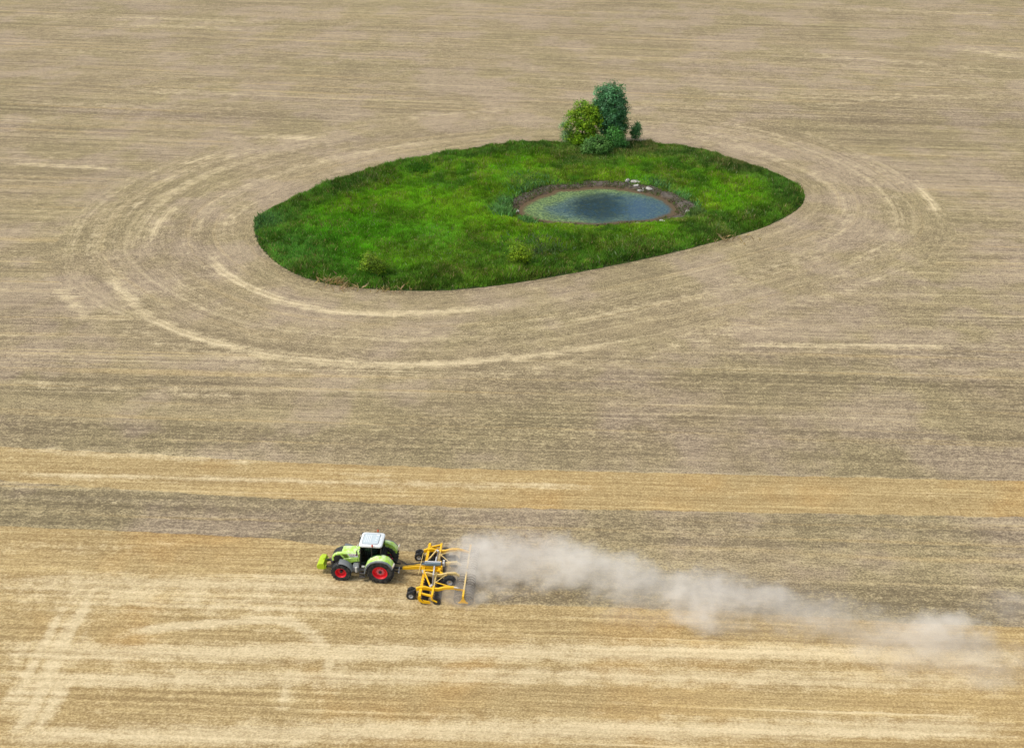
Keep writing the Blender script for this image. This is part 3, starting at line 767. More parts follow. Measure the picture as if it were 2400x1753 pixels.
# ------------------------------------------------------------------ stones by the pond
m_stone, nt, out = newmat('pale_limestone')
co = nt.objco(); n1 = nt.noise(co, 5.0, 4, .6)
principled(nt, out, nt.mix(nt.smooth(n1, .3, .7), (.26, .24, .21), (.50, .48, .44)), .85, 0, .3, n1, .5, .03)
STN = [(1386,403,.34,.26,.42,'upright white stone leftmost in the rubble behind the pond'),
       (1402,404,.55,.40,.26,'largest flat white slab in the rubble behind the pond'),
       (1405,410,.40,.30,.16,'low greyish slab just below the largest white slab'),
       (1413,405,.26,.22,.20,'small white stone right of the largest slab behind the pond'),
       (1413,419,.36,.28,.22,'white stone lying nearest the water line in the rear rubble'),
       (1421,416,.20,.18,.18,'small pale stone, upper of two between larger white ones'),
       (1420,419,.17,.16,.15,'tiny pale stone, lower of two between larger white ones'),
       (1433,417,.62,.40,.28,'broad white block rightmost in the rubble behind the pond'),
       (1349,418,.34,.26,.20,'lone white stone at the water line behind the pond'),
       (1520,468,.34,.30,.26,'bright white stone alone at the right tip of the pond'),
       (1143,464,.36,.24,.14,'pale flat stone on the mud at the left end'),
       (1462,489,.42,.26,.14,'pale stone in the grass on the near right shore'),
       (1408,494,.46,.24,.14,'pale flat stone on the near shore right of the middle')]
for sx, sy, a, b_, c_, lab in STN:
    X0, Y0 = GD(sx, sy, -.35)
    bm = BM(); bmesh.ops.create_icosphere(bm, subdivisions=2, radius=1.0)
    sd_ = random.random() * 50
    for v in bm.verts:
        q = v.co.copy()
        k_ = 1 + .22 * math.sin(q.x * 3.1 + sd_) * math.cos(q.y * 2.7 + sd_ * 2) + .16 * math.sin(q.z * 4.3 + q.x * 2 + sd_)
        q *= k_
        if q.z > .55: q.z = .55 + (q.z - .55) * .3
        v.co = (q.x * a, q.y * b_, q.z * c_)
    o = obj('stone', bm, m_stone, smooth=40)
    o.location = (X0, Y0, float(terrain_z(np.array([X0]), np.array([Y0]))[0]) + c_ * .35)
    o.rotation_euler = (random.uniform(-.15, .15), random.uniform(-.15, .15), random.uniform(0, 6.28))
    tag(o, lab, 'stone', 'pale stones around the pond')

# ------------------------------------------------------------------ machine materials
m_green = paint('green_paint', (.38, .68, .015), .35, dust=1.2, film=(.70, .82, .48), coat=.5)  # pale green film paints sky sheen on upward faces, together with dust
m_lime = paint('lime_paint', (.44, .60, .01), .45, dust=.08)
m_white = paint('white_paint', (.74, .78, .78), .4, dust=.06)
m_panel = paint('roof_panel_paint', (.52, .60, .62), .5, dust=.08)
m_red = paint('red_paint', (.80, .008, .022), .45, dust=.04)
m_redl = paint('light_red_paint', (.74, .15, .17), .5, dust=.08)
m_yel = paint('yellow_paint', (.88, .50, .003), .42, dust=.05)
m_cream = paint('dusty_yellow_paint', (.72, .52, .16), .6, dust=.55)
m_black = paint('black_plastic', (.012, .014, .016), .5, dust=.10)
m_dark = paint('dark_iron', (.022, .022, .026), .6, dust=.22)
m_soil = paint('soiled_iron', (.20, .175, .14), .85, dust=1.0, film=(.42, .36, .275))
m_grey = paint('grey_plastic', (.15, .17, .185), .6, dust=.22)
m_steel = paint('worn_steel', (.36, .36, .37), .38, metal=.7, dust=.25)
m_pale = paint('pale_grey_paint', (.55, .55, .53), .6, dust=.25)
m_blue = paint('blue_grey_cover', (.13, .20, .25), .4, dust=.12)
m_orange = paint('beacon_lens', (.55, .07, .02), .25, dust=.0)
m_decal = paint('decal_red', (.45, .03, .06), .5, dust=.0)
m_decalg = paint('decal_grey', (.22, .25, .30), .5, dust=.0)
m_olive = paint('vent_mesh', (.10, .16, .008), .6, dust=.1)
m_lamp = paint('lamp_cluster', (.62, .55, .47), .3, dust=.2)
m_rubber, nt, out = newmat('tyre_rubber')
co = nt.objco(); n1 = nt.noise(co, 4.0, 4, .6)
principled(nt, out, nt.mix(nt.smooth(n1, .35, .75), (.014, .016, .018), (.085, .08, .07)), .75, 0, .3, nt.noise(co, 20, 2), .2, .02)
m_glass, nt, out = newmat('cab_glass')
gl = nt.n('ShaderNodeBsdfGlossy'); gl.inputs['Color'].default_value = (.9, .95, .95, 1); gl.inputs['Roughness'].default_value = .03
tp = nt.n('ShaderNodeBsdfTransparent'); tp.inputs['Color'].default_value = (.16, .28, .27, 1)
fr = nt.n('ShaderNodeLayerWeight'); fr.inputs['Blend'].default_value = .10
ms = nt.n('ShaderNodeMixShader'); nt.t.links.new(fr.outputs[0], ms.inputs[0]); nt.t.links.new(tp.outputs[0], ms.inputs[1]); nt.t.links.new(gl.outputs[0], ms.inputs[2])
nt.t.links.new(ms.outputs[0], out.inputs['Surface'])

def wheel(parent, name, x, y, r, w, rimr, side, rim_mat, hub_mat, style, lugs=22, ground=0.0):
    """side +1: outer face looks to +y. Tyre with chevron lugs, dished rim, hub"""
    e = empty(name, (x, y, r - ground), parent=parent)
    bm = BM(); s = side; h = w / 2
    prof = [(rimr, -.80 * h), (rimr * 1.06, -.92 * h), ((rimr + r) * .5, -1.0 * h), (r * .90, -.97 * h), (r * .95, -.85 * h), (r * .957, 0),
            (r * .95, .85 * h), (r * .90, .97 * h), ((rimr + r) * .5, 1.0 * h), (rimr * 1.06, .92 * h), (rimr, .80 * h)]
    lathe_y(bm, prof, 40)
    for k in range(lugs):
        for sg in (-1, 1):
            a = 2 * math.pi * (k + (.5 if sg > 0 else 0)) / lugs
            R = Matrix.Rotation(-a, 3, 'Y') @ Matrix.Rotation(sg * math.radians(38), 3, 'X')
            c = Vector((r * .962 * math.cos(a), sg * h * .48, r * .962 * math.sin(a)))
            box(bm, c, (r * .076, h * 1.05, r * .085), R)
    obj('tyre', bm, m_rubber, e, smooth=35)
    bm = BM()
    if style == 'rear':
        pr = [(rimr * 1.02, .86 * h), (rimr * .97, .88 * h), (rimr * .90, .74 * h), (rimr * .86, .30 * h), (rimr * .55, .28 * h), (rimr * .5, .36 * h), (0, .36 * h)]
    elif style == 'front':
        pr = [(rimr * 1.02, .86 * h), (rimr * .96, .90 * h), (rimr * .88, .60 * h), (rimr * .74, -.05 * h), (rimr * .30, -.25 * h), (0, -.25 * h)]
    else:
        pr = [(rimr * 1.02, .84 * h), (rimr * .92, .86 * h), (rimr * .80, .35 * h), (rimr * .35, .30 * h), (0, .34 * h)]
    lathe_y(bm, [(a, b * s) for a, b in pr], 36)
    lathe_y(bm, [(rimr * 1.01, -.80 * h * s), (rimr * .6, -.5 * h * s), (0, -.5 * h * s)], 24)
    obj('rim', bm, rim_mat, e, smooth=35)
    bm = BM()
    if style == 'rear':
        lathe_y(bm, [(rimr * .22, .34 * h * s), (rimr * .22, .62 * h * s), (rimr * .12, .68 * h * s), (0, .68 * h * s)], 20)
        obj('hub', bm, m_dark, e, smooth=35)
        bm = BM(); n = 64; A = []; B = []
        for k in range(n):
            a = 2 * math.pi * k / n
            q = rimr * (.52 + .055 * math.cos(8 * a))
            A.append(bm.verts.new((q * math.cos(a), .31 * h * s, q * math.sin(a)))); B.append(bm.verts.new((q * .97 * math.cos(a), .46 * h * s, q * .97 * math.sin(a))))
        bm.faces.new(B)
        for k in range(n): bm.faces.new((A[k], A[(k + 1) % n], B[(k + 1) % n], B[k]))
        for k in range(8):
            a = 2 * math.pi * (k + .5) / 8
            lathe_y(bm, [(.03, .44 * h * s), (.03, .53 * h * s), (0, .53 * h * s)], 8, (rimr * .40 * math.cos(a), 0, rimr * .40 * math.sin(a)))
        obj('wheel_disc', bm, hub_mat, e, smooth=35)
    else:
        y0, y1 = (-.25, .42) if style == 'front' else (.28, .55)
        lathe_y(bm, [(rimr * .30, y0 * h * s), (rimr * .26, y1 * .8 * h * s), (rimr * .20, y1 * h * s), (0, y1 * h * s)], 18)
        obj('hub', bm, hub_mat, e, smooth=35)
    return e

# ------------------------------------------------------------------ tractor (x forward, y to its left, origin on the ground under the rear axle)
T_ROT = math.radians(180 - 5.0)
T_LOC = (-9.676, 64.438, 0)
tr = empty('tractor', T_LOC, T_ROT)
tag(tr, 'green tractor with white cab roof and red wheel rims driving across the stubble', 'tractor')
RW, RR, FW, FR, WB = .64, 1.035, .56, .775, 2.98
for s in (1, -1):
    wheel(tr, 'rear_wheel', 0, s * .95, RR, RW, .56, s, m_red, m_redl, 'rear', 22, .02)
    wheel(tr, 'front_wheel', WB, s * .93, FR, FW, .42, s, m_red, m_dark, 'front', 20, .02)
# chassis with axles and gearbox
bm = BM()
box(bm, (1.25, 0, .86), (3.7, .50, .46)); box(bm, (3.35, 0, .92), (.9, .42, .36)); box(bm, (.0, 0, 1.02), (.75, .62, .62))
lathe_y(bm, [(0, -.72), (.2, -.72), (.17, .72), (0, .72)], 16, (0, 0, RR - .02))
beam(bm, (WB, -.70, FR - .02), (WB, .70, FR - .02), .24, .22)
box(bm, (WB, 0, .92), (.55, .36, .36))
for s in (1, -1):
    lathe_y(bm, [(0, -.1), (.17, -.1), (.17, .1), (0, .1)], 14, (WB, s * .62, FR - .02))
obj('chassis', bm, m_dark, tr, bevel=.02)
# bonnet
HS = [(1.62, .46, 1.44, 2.07, 2.21), (2.2, .455, 1.38, 2.06, 2.20), (2.8, .44, 1.32, 2.02, 2.16), (3.25, .42, 1.28, 1.97, 2.09), (3.52, .39, 1.24, 1.83, 1.95), (3.70, .345, 1.22, 1.62, 1.74), (3.80, .30, 1.20, 1.42, 1.50)]
def hsec(x):
    xs = [q[0] for q in HS]
    return [float(np.interp(x, xs, [q[i] for q in HS])) for i in range(1, 5)]
bm = BM()
secs = []
for x, hw, lo, cr, tp_ in HS:
    secs.append([(x, -hw, lo), (x, -hw * 1.03, (lo + cr) / 2), (x, -hw, cr), (x, -hw * .80, tp_ - .03), (x, -hw * .45, tp_), (x, hw * .45, tp_), (x, hw * .80, tp_ - .03), (x, hw, cr), (x, hw * 1.03, (lo + cr) / 2), (x, hw, lo)])
loft(bm, secs)
obj('bonnet', bm, m_green, tr, smooth=30, bevel=.015)
def side_patch(name, pts, mat, s, off, th=.012):
    bm = BM()
    def P(x, z, o):
        hw, lo, cr, tp_ = hsec(x)
        t = (z - lo) / max(cr - lo, 1e-3)
        k = 1.0 + .03 * (1 - abs(2 * t - 1)) if 0 <= t <= 1 else (1.0 if t < 0 else 1 - .2 * (z - cr) / max(tp_ - .03 - cr, 1e-3))
        return (x, s * (hw * k + o), z)
    # fill the outline with strips so that it follows the curved side
    pl = [Vector(p) for p in pts]
    outer = [bm.verts.new(P(x, z, off)) for x, z in pts]; inner = [bm.verts.new(P(x, z, off - th)) for x, z in pts]
    f = bm.faces.new(outer if s < 0 else outer[::-1]); n = len(pts)
    for i in range(n): bm.faces.new((outer[i], outer[(i + 1) % n], inner[(i + 1) % n], inner[i]))
    bmesh.ops.triangulate(bm, faces=[f])
    return obj(name, bm, mat, tr)
for s in (1, -1):
    side_patch('side_grille', [(3.64, 1.58), (3.46, 1.80), (3.12, 1.88), (2.86, 1.54), (3.05, 1.42), (3.36, 1.26), (3.62, 1.26)], m_black, s, .045, .06)
    side_patch('vent_mesh', [(2.98, 1.95), (2.62, 1.99), (2.46, 1.72), (2.74, 1.62)], m_olive, s, .022, .03)
    wp = side_patch('name_panel', [(2.54, 2.045), (1.75, 2.055), (1.70, 1.80), (2.30, 1.74), (2.40, 1.82)], m_white, s, .010, .02)
    cu = bpy.data.curves.new('lettering', 'FONT'); cu.body = 'CLAAS'; cu.size = .17; cu.align_x = 'CENTER'; cu.extrude = .003; cu.space_character = 1.15
    tmp = bpy.data.objects.new('tmp', cu); C.objects.link(tmp)
    bpy.context.view_layer.update()
    tme = bpy.data.meshes.new_from_object(tmp.evaluated_get(bpy.context.evaluated_depsgraph_get())); bpy.data.objects.remove(tmp)
    tme.name = 'lettering'
    hw = hsec(2.1)[0]
    M = Matrix.Translation((2.08, s * (hw + .020), 1.905)) @ Matrix.Rotation(math.pi if s > 0 else 0, 4, 'Z') @ Matrix.Rotation(math.pi / 2, 4, 'X') @ Matrix.Diagonal((1.25, 1, 1, 1))
    tme.transform(M); link('lettering', tme, m_decal, wp)
    bm = BM(); box(bm, (2.18, s * (hw + .021), 1.82), (.34, .004, .055)); obj('decal', bm, m_decalg, wp)
    # lower engine cover sweeping back from the nose
    bm = BM()
    pts = [(3.30, 1.30), (3.05, 1.46), (2.6, 1.62), (2.0, 1.72), (1.66, 1.76), (1.62, 1.40), (2.0, 1.36), (2.35, 1.22), (2.7, 1.20), (3.0, 1.22)]
    A = [bm.verts.new((x, s * (hsec(x)[0] + .05), z)) for x, z in pts]; B = [bm.verts.new((x, s * (hsec(x)[0] - .10), z)) for x, z in pts]
    n = len(pts); bm.faces.new(A); bm.faces.new(B[::-1])
    for i in range(n): bm.faces.new((A[i], B[i], B[(i + 1) % n], A[(i + 1) % n]))
    obj('engine_cover', bm, m_green, tr, bevel=.015)
# black nose screen on the front of the bonnet top
bm = BM(); secs = []
for x in (2.98, 3.1, 3.25, 3.4, 3.52, 3.62, 3.70, 3.80):
    hw, lo, cr, tp_ = hsec(x); k = .72
    secs.append([(x, -hw * k, tp_ - .02), (x, -hw * .4, tp_ + .012), (x, hw * .4, tp_ + .012), (x, hw * k, tp_ - .02), (x, hw * k, tp_ - .06), (x, -hw * k, tp_ - .06)])
loft(bm, secs); obj('nose_grille', bm, m_black, tr, smooth=40)
bm = BM(); box(bm, (3.81, 0, 1.33), (.03, .52, .22)); obj('headlight_bar', bm, m_black, tr, bevel=.01)
for s in (1, -1):
    bm = BM(); box(bm, (3.83, s * .17, 1.36), (.03, .15, .10)); obj('headlight', bm, m_lamp, tr, bevel=.01)
# front mudguards, arched over the rear half of the front wheels
for s in (1, -1):
    bm = BM(); secs = []
    for k in range(13):
        a = math.radians(84 + 84 * k / 12)
        r0 = FR + .13; cx, cz = WB, FR
        row = []
        for yy, dr in ((.66, -.01), (.72, .02), (1.16, .02), (1.22, -.03)):
            row.append((cx + (r0 + dr) * math.cos(a), s * yy, cz + (r0 + dr) * math.sin(a)))
        row += [(cx + (r0 + d - .03) * math.cos(a), s * yy, cz + (r0 + d - .03) * math.sin(a)) for yy, d in ((1.20, -.03), (1.15, 0), (.73, 0), (.68, -.01))]
        secs.append(row)
    loft(bm, secs); obj('front_mudguard', bm, m_grey, tr, smooth=45)
    bm = BM(); beam(bm, (WB - .25, s * .6, 1.2), (WB - .25, s * .9, FR + .82), .05, .05); obj('mudguard_stay', bm, m_dark, tr)
# rear mudguards
FO = [(1.20, .95), (1.12, 1.32), (.95, 1.68), (.66, 1.98), (.25, 2.15), (-.25, 2.16), (-.62, 2.03), (-.90, 1.72), (-1.0, 1.50)]
FI = [(1.20, 1.0), (1.12, 1.40), (.95, 1.80), (.66, 2.14), (.25, 2.33), (-.25, 2.32), (-.62, 2.16), (-.90, 1.82), (-1.0, 1.58)]
for s in (1, -1):
    bm = BM(); secs = []
    for (xo, zo), (xi, zi) in zip(FO, FI):
        nx, nz = (xo - 0) / math.hypot(xo, zo - RR), (zo - RR) / math.hypot(xo, zo - RR)
        secs.append([(xi, s * .70, zi), (xi, s * .80, zi), (xo, s * 1.18, zo + .02), (xo, s * 1.22, zo), (xo - nx * .05, s * 1.20, zo - nz * .05), (xi - nx * .05, s * .72, zi - nz * .05)])
    loft(bm, secs); obj('rear_mudguard', bm, m_green, tr, smooth=40)
    bm = BM(); prism(bm, FI + [(-.95, 1.35), (.9, 1.35)], s * .70, s * .67); obj('inner_wing', bm, m_green, tr, bevel=.01)
    bm = BM(); secs = []
    for (xo, zo) in FO:
        L = math.hypot(xo, zo - RR); nx, nz = xo / L, (zo - RR) / L
        secs.append([(xo + nx * .01, s * 1.215, zo + nz * .01), (xo, s * 1.33, zo - .02), (xo - nx * .10, s * 1.335, zo - nz * .10), (xo - nx * .07, s * 1.215, zo - nz * .07)])
    loft(bm, secs); obj('mudguard_lip', bm, m_grey, tr, smooth=40)
    bm = BM(); box(bm, (-1.0, s * 1.12, 1.66), (.10, .34, .34), Matrix.Rotation(math.radians(-28), 3, 'Y')); obj('rear_light', bm, m_lamp, tr, bevel=.02)
# cab: frame, glass, roof
cabx0, cabx1 = -.12, 1.52
def pil(bm, a, b, w=.07): beam(bm, a, b, w, w)
bm = BM()
for s in (1, -1):
    pil(bm, (1.58, s * .80, 1.30), (1.40, s * .76, 3.02), .085)
    pil(bm, (.62, s * .84, 2.0), (.58, s * .80, 3.02), .065)
    pil(bm, (-.05, s * .78, 2.15), (-.10, s * .72, 3.02), .08)
    beam(bm, (1.40, s * .77, 3.0), (-.10, s * .73, 3.0), .07, .06)
    beam(bm, (1.58, s * .80, 1.34), (.9, s * .82, 1.34), .06, .08)
beam(bm, (1.40, -.76, 3.0), (1.40, .76, 3.0), .07, .06); beam(bm, (-.10, -.72, 3.0), (-.10, .72, 3.0), .07, .06)
beam(bm, (-.06, -.76, 2.18), (-.06, .76, 2.18), .08, .08)
obj('cab_frame', bm, m_black, tr, bevel=.012)
bm = BM(); box(bm, (.75, 0, 1.28), (1.6, 1.42, .14)); box(bm, (.2, 0, 1.6), (.9, 1.36, .6)); box(bm, (1.5, 0, 1.62), (.14, .9, .7)); obj('cab_floor', bm, m_black, tr, bevel=.02)
bm = BM()
def quad(bm, *p): bm.faces.new([bm.verts.new(q) for q in p])
for s in (1, -1):
    quad(bm, (1.56, s * .805, 1.40), (1.40, s * .765, 2.98), (.60, s * .805, 2.98), (.64, s * .845, 2.06), (.95, s * .84, 1.8), (1.10, s * .83, 1.40))
    quad(bm, (.62, s * .845, 2.10), (.58, s * .805, 2.98), (-.09, s * .725, 2.98), (-.04, s * .785, 2.30), (.25, s * .83, 2.34))
quad(bm, (1.56, -.78, 1.9), (1.41, -.74, 2.98), (1.41, .74, 2.98), (1.56, .78, 1.9))
quad(bm, (-.07, -.74, 2.24), (-.11, -.70, 2.98), (-.11, .70, 2.98), (-.07, .74, 2.24))
me = bpy.data.meshes.new('glass'); bm.to_mesh(me); bm.free(); link('glass', me, m_glass, tr)
bm = BM()  # white roof with a raised rim
def rr_sec(z, x0, x1, hy, r):
    pts = []
    for cx, cy, a0 in ((x1 - r, hy - r, 0), (x0 + r, hy - r, 90), (x0 + r, -hy + r, 180), (x1 - r, -hy + r, 270)):
        for k in range(5):
            a = math.radians(a0 + 22.5 * k); pts.append((cx + r * math.cos(a), cy + r * math.sin(a), z))
    return pts
loft(bm, [rr_sec(3.00, -.16, 1.54, .79, .2), rr_sec(3.06, -.19, 1.57, .82, .22), rr_sec(3.15, -.17, 1.54, .80, .22), rr_sec(3.20, -.10, 1.46, .74, .2)])
obj('cab_roof', bm, m_white, tr, smooth=40, bevel=.012)
bm = BM(); loft(bm, [rr_sec(3.205, .14, 1.34, .60, .16), rr_sec(3.232, .16, 1.32, .58, .15)]); 
rp = obj('roof_panel', bm, m_panel, tr, smooth=40, bevel=.008)
bm = BM(); loft(bm, [rr_sec(3.196, .11, 1.37, .63, .18), rr_sec(3.208, .11, 1.37, .63, .18)]); obj('roof_seal', bm, m_grey, tr)
bm = BM()
for k in range(4): box(bm, (1.16 - .13 * k, 0, 3.238), (.06, .86, .02))
box(bm, (.36, .16, 3.24), (.14, .10, .02)); box(bm, (.36, -.10, 3.24), (.14, .10, .02)); box(bm, (.30, -.45, 3.238), (.22, .14, .018))
obj('roof_rib', bm, m_white, rp, bevel=.008)
bm = BM(); box(bm, (.03, -.12, 3.215), (.16, .22, .03)); obj('roof_hatch_latch', bm, m_white, tr, bevel=.01)
for s, xx in ((1, .50), (-1, .42)):
    bm = BM(); tube(bm, [(xx, s * .84, 3.05), (xx, s * .90, 3.20)], .022, 8)
    be = obj('beacon', bm, m_black, tr)
    bm = BM(); tube(bm, [(xx, s * .90, 3.20), (xx, s * .90, 3.24), (xx, s * .90, 3.33), (xx, s * .90, 3.37)], [.062, .07, .066, .03], 14); obj('beacon_lens', bm, m_orange, be, smooth=40)
for s in (1, -1):
    bm = BM(); tube(bm, [(1.40, s * .80, 2.86), (1.62, s * 1.02, 2.90), (1.62, s * 1.08, 2.80)], .02, 6)
    mi = obj('mirror_arm', bm, m_black, tr)
    bm = BM(); box(bm, (1.64, s * 1.12, 2.68), (.07, .20, .34)); obj('mirror', bm, m_black, mi, bevel=.02)
    for xx, yy in ((1.60, .55),):
        bm = BM(); box(bm, (1.66, s * yy, 2.97), (.06, .20, .09)); obj('work_light', bm, m_lamp, tr, bevel=.01)
bm = BM(); tube(bm, [(1.74, -.62, 1.75), (1.74, -.62, 2.62)], .085, 12); tube(bm, [(1.74, -.62, 2.62), (1.74, -.62, 2.80), (1.70, -.64, 2.9)], .05, 10); obj('exhaust', bm, m_dark, tr, smooth=40)
bm = BM(); box(bm, (1.60, .0, 2.20), (.16, .78, .06)); obj('cowl', bm, m_black, tr, bevel=.02)
# steps, tank, battery box on the near and far side
for s in (1, -1):
    bm = BM()
    for k, z in enumerate((.50, .78, 1.06)): box(bm, (1.38, s * (1.10 - .06 * k), z), (.40, .24, .04))
    for xx in (1.18, 1.58): beam(bm, (xx, s * 1.14, .48), (xx, s * .95, 1.30), .03, .05)
    obj('steps', bm, m_dark, tr, bevel=.008)
    bm = BM(); loft(bm, [[(x, s * y, z) for y, z in ((.42, .62), (.80, .62), (.92, .78), (.92, 1.15), (.80, 1.28), (.42, 1.28))] for x in (1.64, 1.70, 2.05, 2.10)]); obj('fuel_tank', bm, m_grey, tr, smooth=30, bevel=.03)
    bm = BM(); tube(bm, [(1.84, s * .94, .78), (1.84, s * .94, 1.2)], .09, 12); obj('air_cylinder', bm, m_pale, tr, smooth=40)
    bm = BM(); box(bm, (1.30, s * .86, 1.24), (.24, .14, .14)); obj('toolbox', bm, m_pale, tr, bevel=.02)
    bm = BM(); tube(bm, [(1.63, s * .88, 1.35), (1.66, s * .93, 1.9), (1.60, s * .88, 2.3)], .018, 6); obj('grab_rail', bm, m_black, tr)
# seat and wheel
bm = BM(); box(bm, (.45, 0, 1.86), (.5, .5, .14)); box(bm, (.20, 0, 2.22), (.14, .48, .62), Matrix.Rotation(math.radians(-8), 3, 'Y')); obj('seat', bm, m_dark, tr, bevel=.04)
bm = BM(); tube(bm, [(1.28, 0, 1.5), (1.12, 0, 2.12)], .035, 8)
ctr = Vector((1.10, 0, 2.15)); ax = Vector((-.26, 0, 1)).normalized(); ux = Vector((0, 1, 0)); uy = ax.cross(ux)
tube(bm, [ctr + (ux * math.cos(t) + uy * math.sin(t)) * .19 for t in np.linspace(0, 2 * math.pi, 21)], .016, 6, cap=False)
obj('steering_wheel', bm, m_black, tr, smooth=40)
# front and rear linkage
bm = BM()
for s in (1, -1):
    beam(bm, (3.72, s * .36, .70), (4.42, s * .36, .62), .07, .12); beam(bm, (3.72, s * .30, .95), (3.95, s * .36, .68), .06, .06)
beam(bm, (3.78, 0, 1.18), (4.36, 0, .98), .06, .07); box(bm, (3.78, 0, .92), (.20, .70, .44))
obj('front_linkage', bm, m_dark, tr, bevel=.01)
bm = BM()
for s in (1, -1):
    beam(bm, (-.35, s * .40, .72), (-1.25, s * .46, .62), .06, .11); beam(bm, (-.42, s * .34, 1.55), (-1.0, s * .45, .68), .05, .05); beam(bm, (-.2, s * .34, 1.5), (-.5, s * .36, 1.56), .08, .09)
box(bm, (-.42, 0, 1.15), (.22, .66, .60)); beam(bm, (-.5, 0, .62), (-1.50, .03, .60), .14, .08)
obj('rear_linkage', bm, m_dark, tr, bevel=.01)
bm = BM(); tube(bm, [(-1.26, .52, .60), (-1.24, .22, .62), (-1.22, -.05, .64)], [.05, .035, .03], 8); bmesh.ops.create_uvsphere(bm, u_segments=10, v_segments=8, radius=.07, matrix=Matrix.Translation((-1.26, .54, .60))); obj('stabiliser', bm, m_pale, tr, smooth=40)
bm = BM()
for k in range(5): tube(bm, [(-.5, -.22 + .1 * k, 1.32 + .05 * (k % 2)), (-.72, -.2 + .1 * k, 1.28)], .04, 8)
obj('hydraulic_coupler', bm, m_decal, tr)

# ------------------------------------------------------------------ driver on the seat
def person_mesh():
    J = [((.42, 0, 1.98), .17), ((.40, 0, 2.18), .165), ((.40, 0, 2.38), .185), ((.42, 0, 2.50), .09), ((.44, 0, 2.57), .065), ((.455, 0, 2.66), .095), ((.45, 0, 2.76), .09),
         ((.41, .19, 2.43), .075), ((.60, .27, 2.20), .055), ((.86, .20, 2.17), .042), ((.95, .18, 2.18), .04), ((.41, -.19, 2.43), .075), ((.60, -.27, 2.20), .055), ((.86, -.20, 2.17), .042), ((.95, -.18, 2.18), .04),
         ((.46, .11, 1.97), .12), ((.88, .16, 1.99), .085), ((.96, .16, 1.58), .06), ((1.08, .16, 1.44), .05), ((.46, -.11, 1.97), .12), ((.88, -.16, 1.99), .085), ((.96, -.16, 1.58), .06), ((1.08, -.16, 1.44), .05)]
    E_ = [(0,1),(1,2),(2,3),(3,4),(4,5),(5,6),(2,7),(7,8),(8,9),(9,10),(2,11),(11,12),(12,13),(13,14),(0,15),(15,16),(16,17),(17,18),(0,19),(19,20),(20,21),(21,22)]
    me = bpy.data.meshes.new('person'); me.from_pydata([j[0] for j in J], E_, [])
    o = bpy.data.objects.new('person', me); C.objects.link(o)
    m = o.modifiers.new('skin', 'SKIN'); m.use_smooth_shade = True
    for i, (p, r) in enumerate(J): me.skin_vertices[0].data[i].radius = (r, r)
    me.skin_vertices[0].data[0].use_root = True
    o.modifiers.new('sub', 'SUBSURF').levels = 1; o.modifiers['sub'].render_levels = 1
    bpy.context.view_layer.update()
    m2 = bpy.data.meshes.new_from_object(o.evaluated_get(bpy.context.evaluated_depsgraph_get()))
    o.modifiers.clear(); o.data = m2; m2.name = 'person'
    return o
pers = person_mesh()
pers.matrix_world = Matrix.Translation(T_LOC) @ Matrix.Rotation(T_ROT, 4, 'Z')
m_skin, nt, out = newmat('skin_and_workwear')
zc = nt.sep(nt.objco())
skin = nt.mx(nt.m('GREATER_THAN', zc[2], 2.54), nt.mul(nt.m('GREATER_THAN', zc[0], .70), nt.m('GREATER_THAN', zc[2], 2.08)))
cc = nt.mix(nt.m('GREATER_THAN', zc[2], 2.02), (.03, .04, .07), (.22, .23, .20)); cc = nt.mix(skin, cc, (.50, .30, .20))
principled(nt, out, cc, .7)
pers.data.materials.clear(); pers.data.materials.append(m_skin)
for p in pers.data.polygons: p.use_smooth = True
tag(pers, 'driver in grey shirt sitting behind the dark cab glass, hands at the wheel', 'person')
bm = BM(); bmesh.ops.create_uvsphere(bm, u_segments=14, v_segments=10, radius=.112, matrix=Matrix.Translation((.435, 0, 2.755)) @ Matrix.Diagonal((1.05, .92, .95, 1)))
for v in list(bm.verts):
    if v.co.z < 2.70 or (v.co.x > .50 and v.co.z < 2.76): bm.verts.remove(v)
m_hair = paint('hair', (.05, .03, .02), .8, dust=0); obj('hair', bm, m_hair, pers, smooth=60)
m_eye = paint('eye', (.02, .02, .02), .3, dust=0)
bm = BM(); bmesh.ops.create_cone(bm, segments=6, radius1=.022, radius2=.008, depth=.05, cap_ends=True, matrix=Matrix.Translation((.555, 0, 2.665)) @ Matrix.Rotation(math.pi / 2, 4, 'Y')); 
obj('nose', bm, m_skin, pers)
for s in (1, -1):
    bm = BM(); bmesh.ops.create_uvsphere(bm, u_segments=8, v_segments=6, radius=.013, matrix=Matrix.Translation((.54, s * .034, 2.695))); obj('eye', bm, m_eye, pers)
    bm = BM(); bmesh.ops.create_uvsphere(bm, u_segments=8, v_segments=6, radius=.03, matrix=Matrix.Translation((.45, s * .098, 2.67)) @ Matrix.Diagonal((.7, .35, 1, 1))); obj('ear', bm, m_skin, pers)
    # four curled fingers and a thumb closing on the steering wheel rim
    bm = BM()
    for k in range(4):
        y0 = s * (.215 - .022 * k); L = (.9, 1.0, .95, .8)[k]
        tube(bm, [(.955, y0, 2.195), (.985 + .01 * L, y0 - s * .003, 2.205), (1.01 * L + .01, y0 - s * .006, 2.185), (.995, y0 - s * .006, 2.16)], [.0105, .010, .009, .007], 6)
    tube(bm, [(.945, s * .14, 2.185), (.97, s * .125, 2.17), (.995, s * .13, 2.165)], [.012, .011, .009], 6)
    obj('fingers', bm, m_skin, pers, smooth=60)

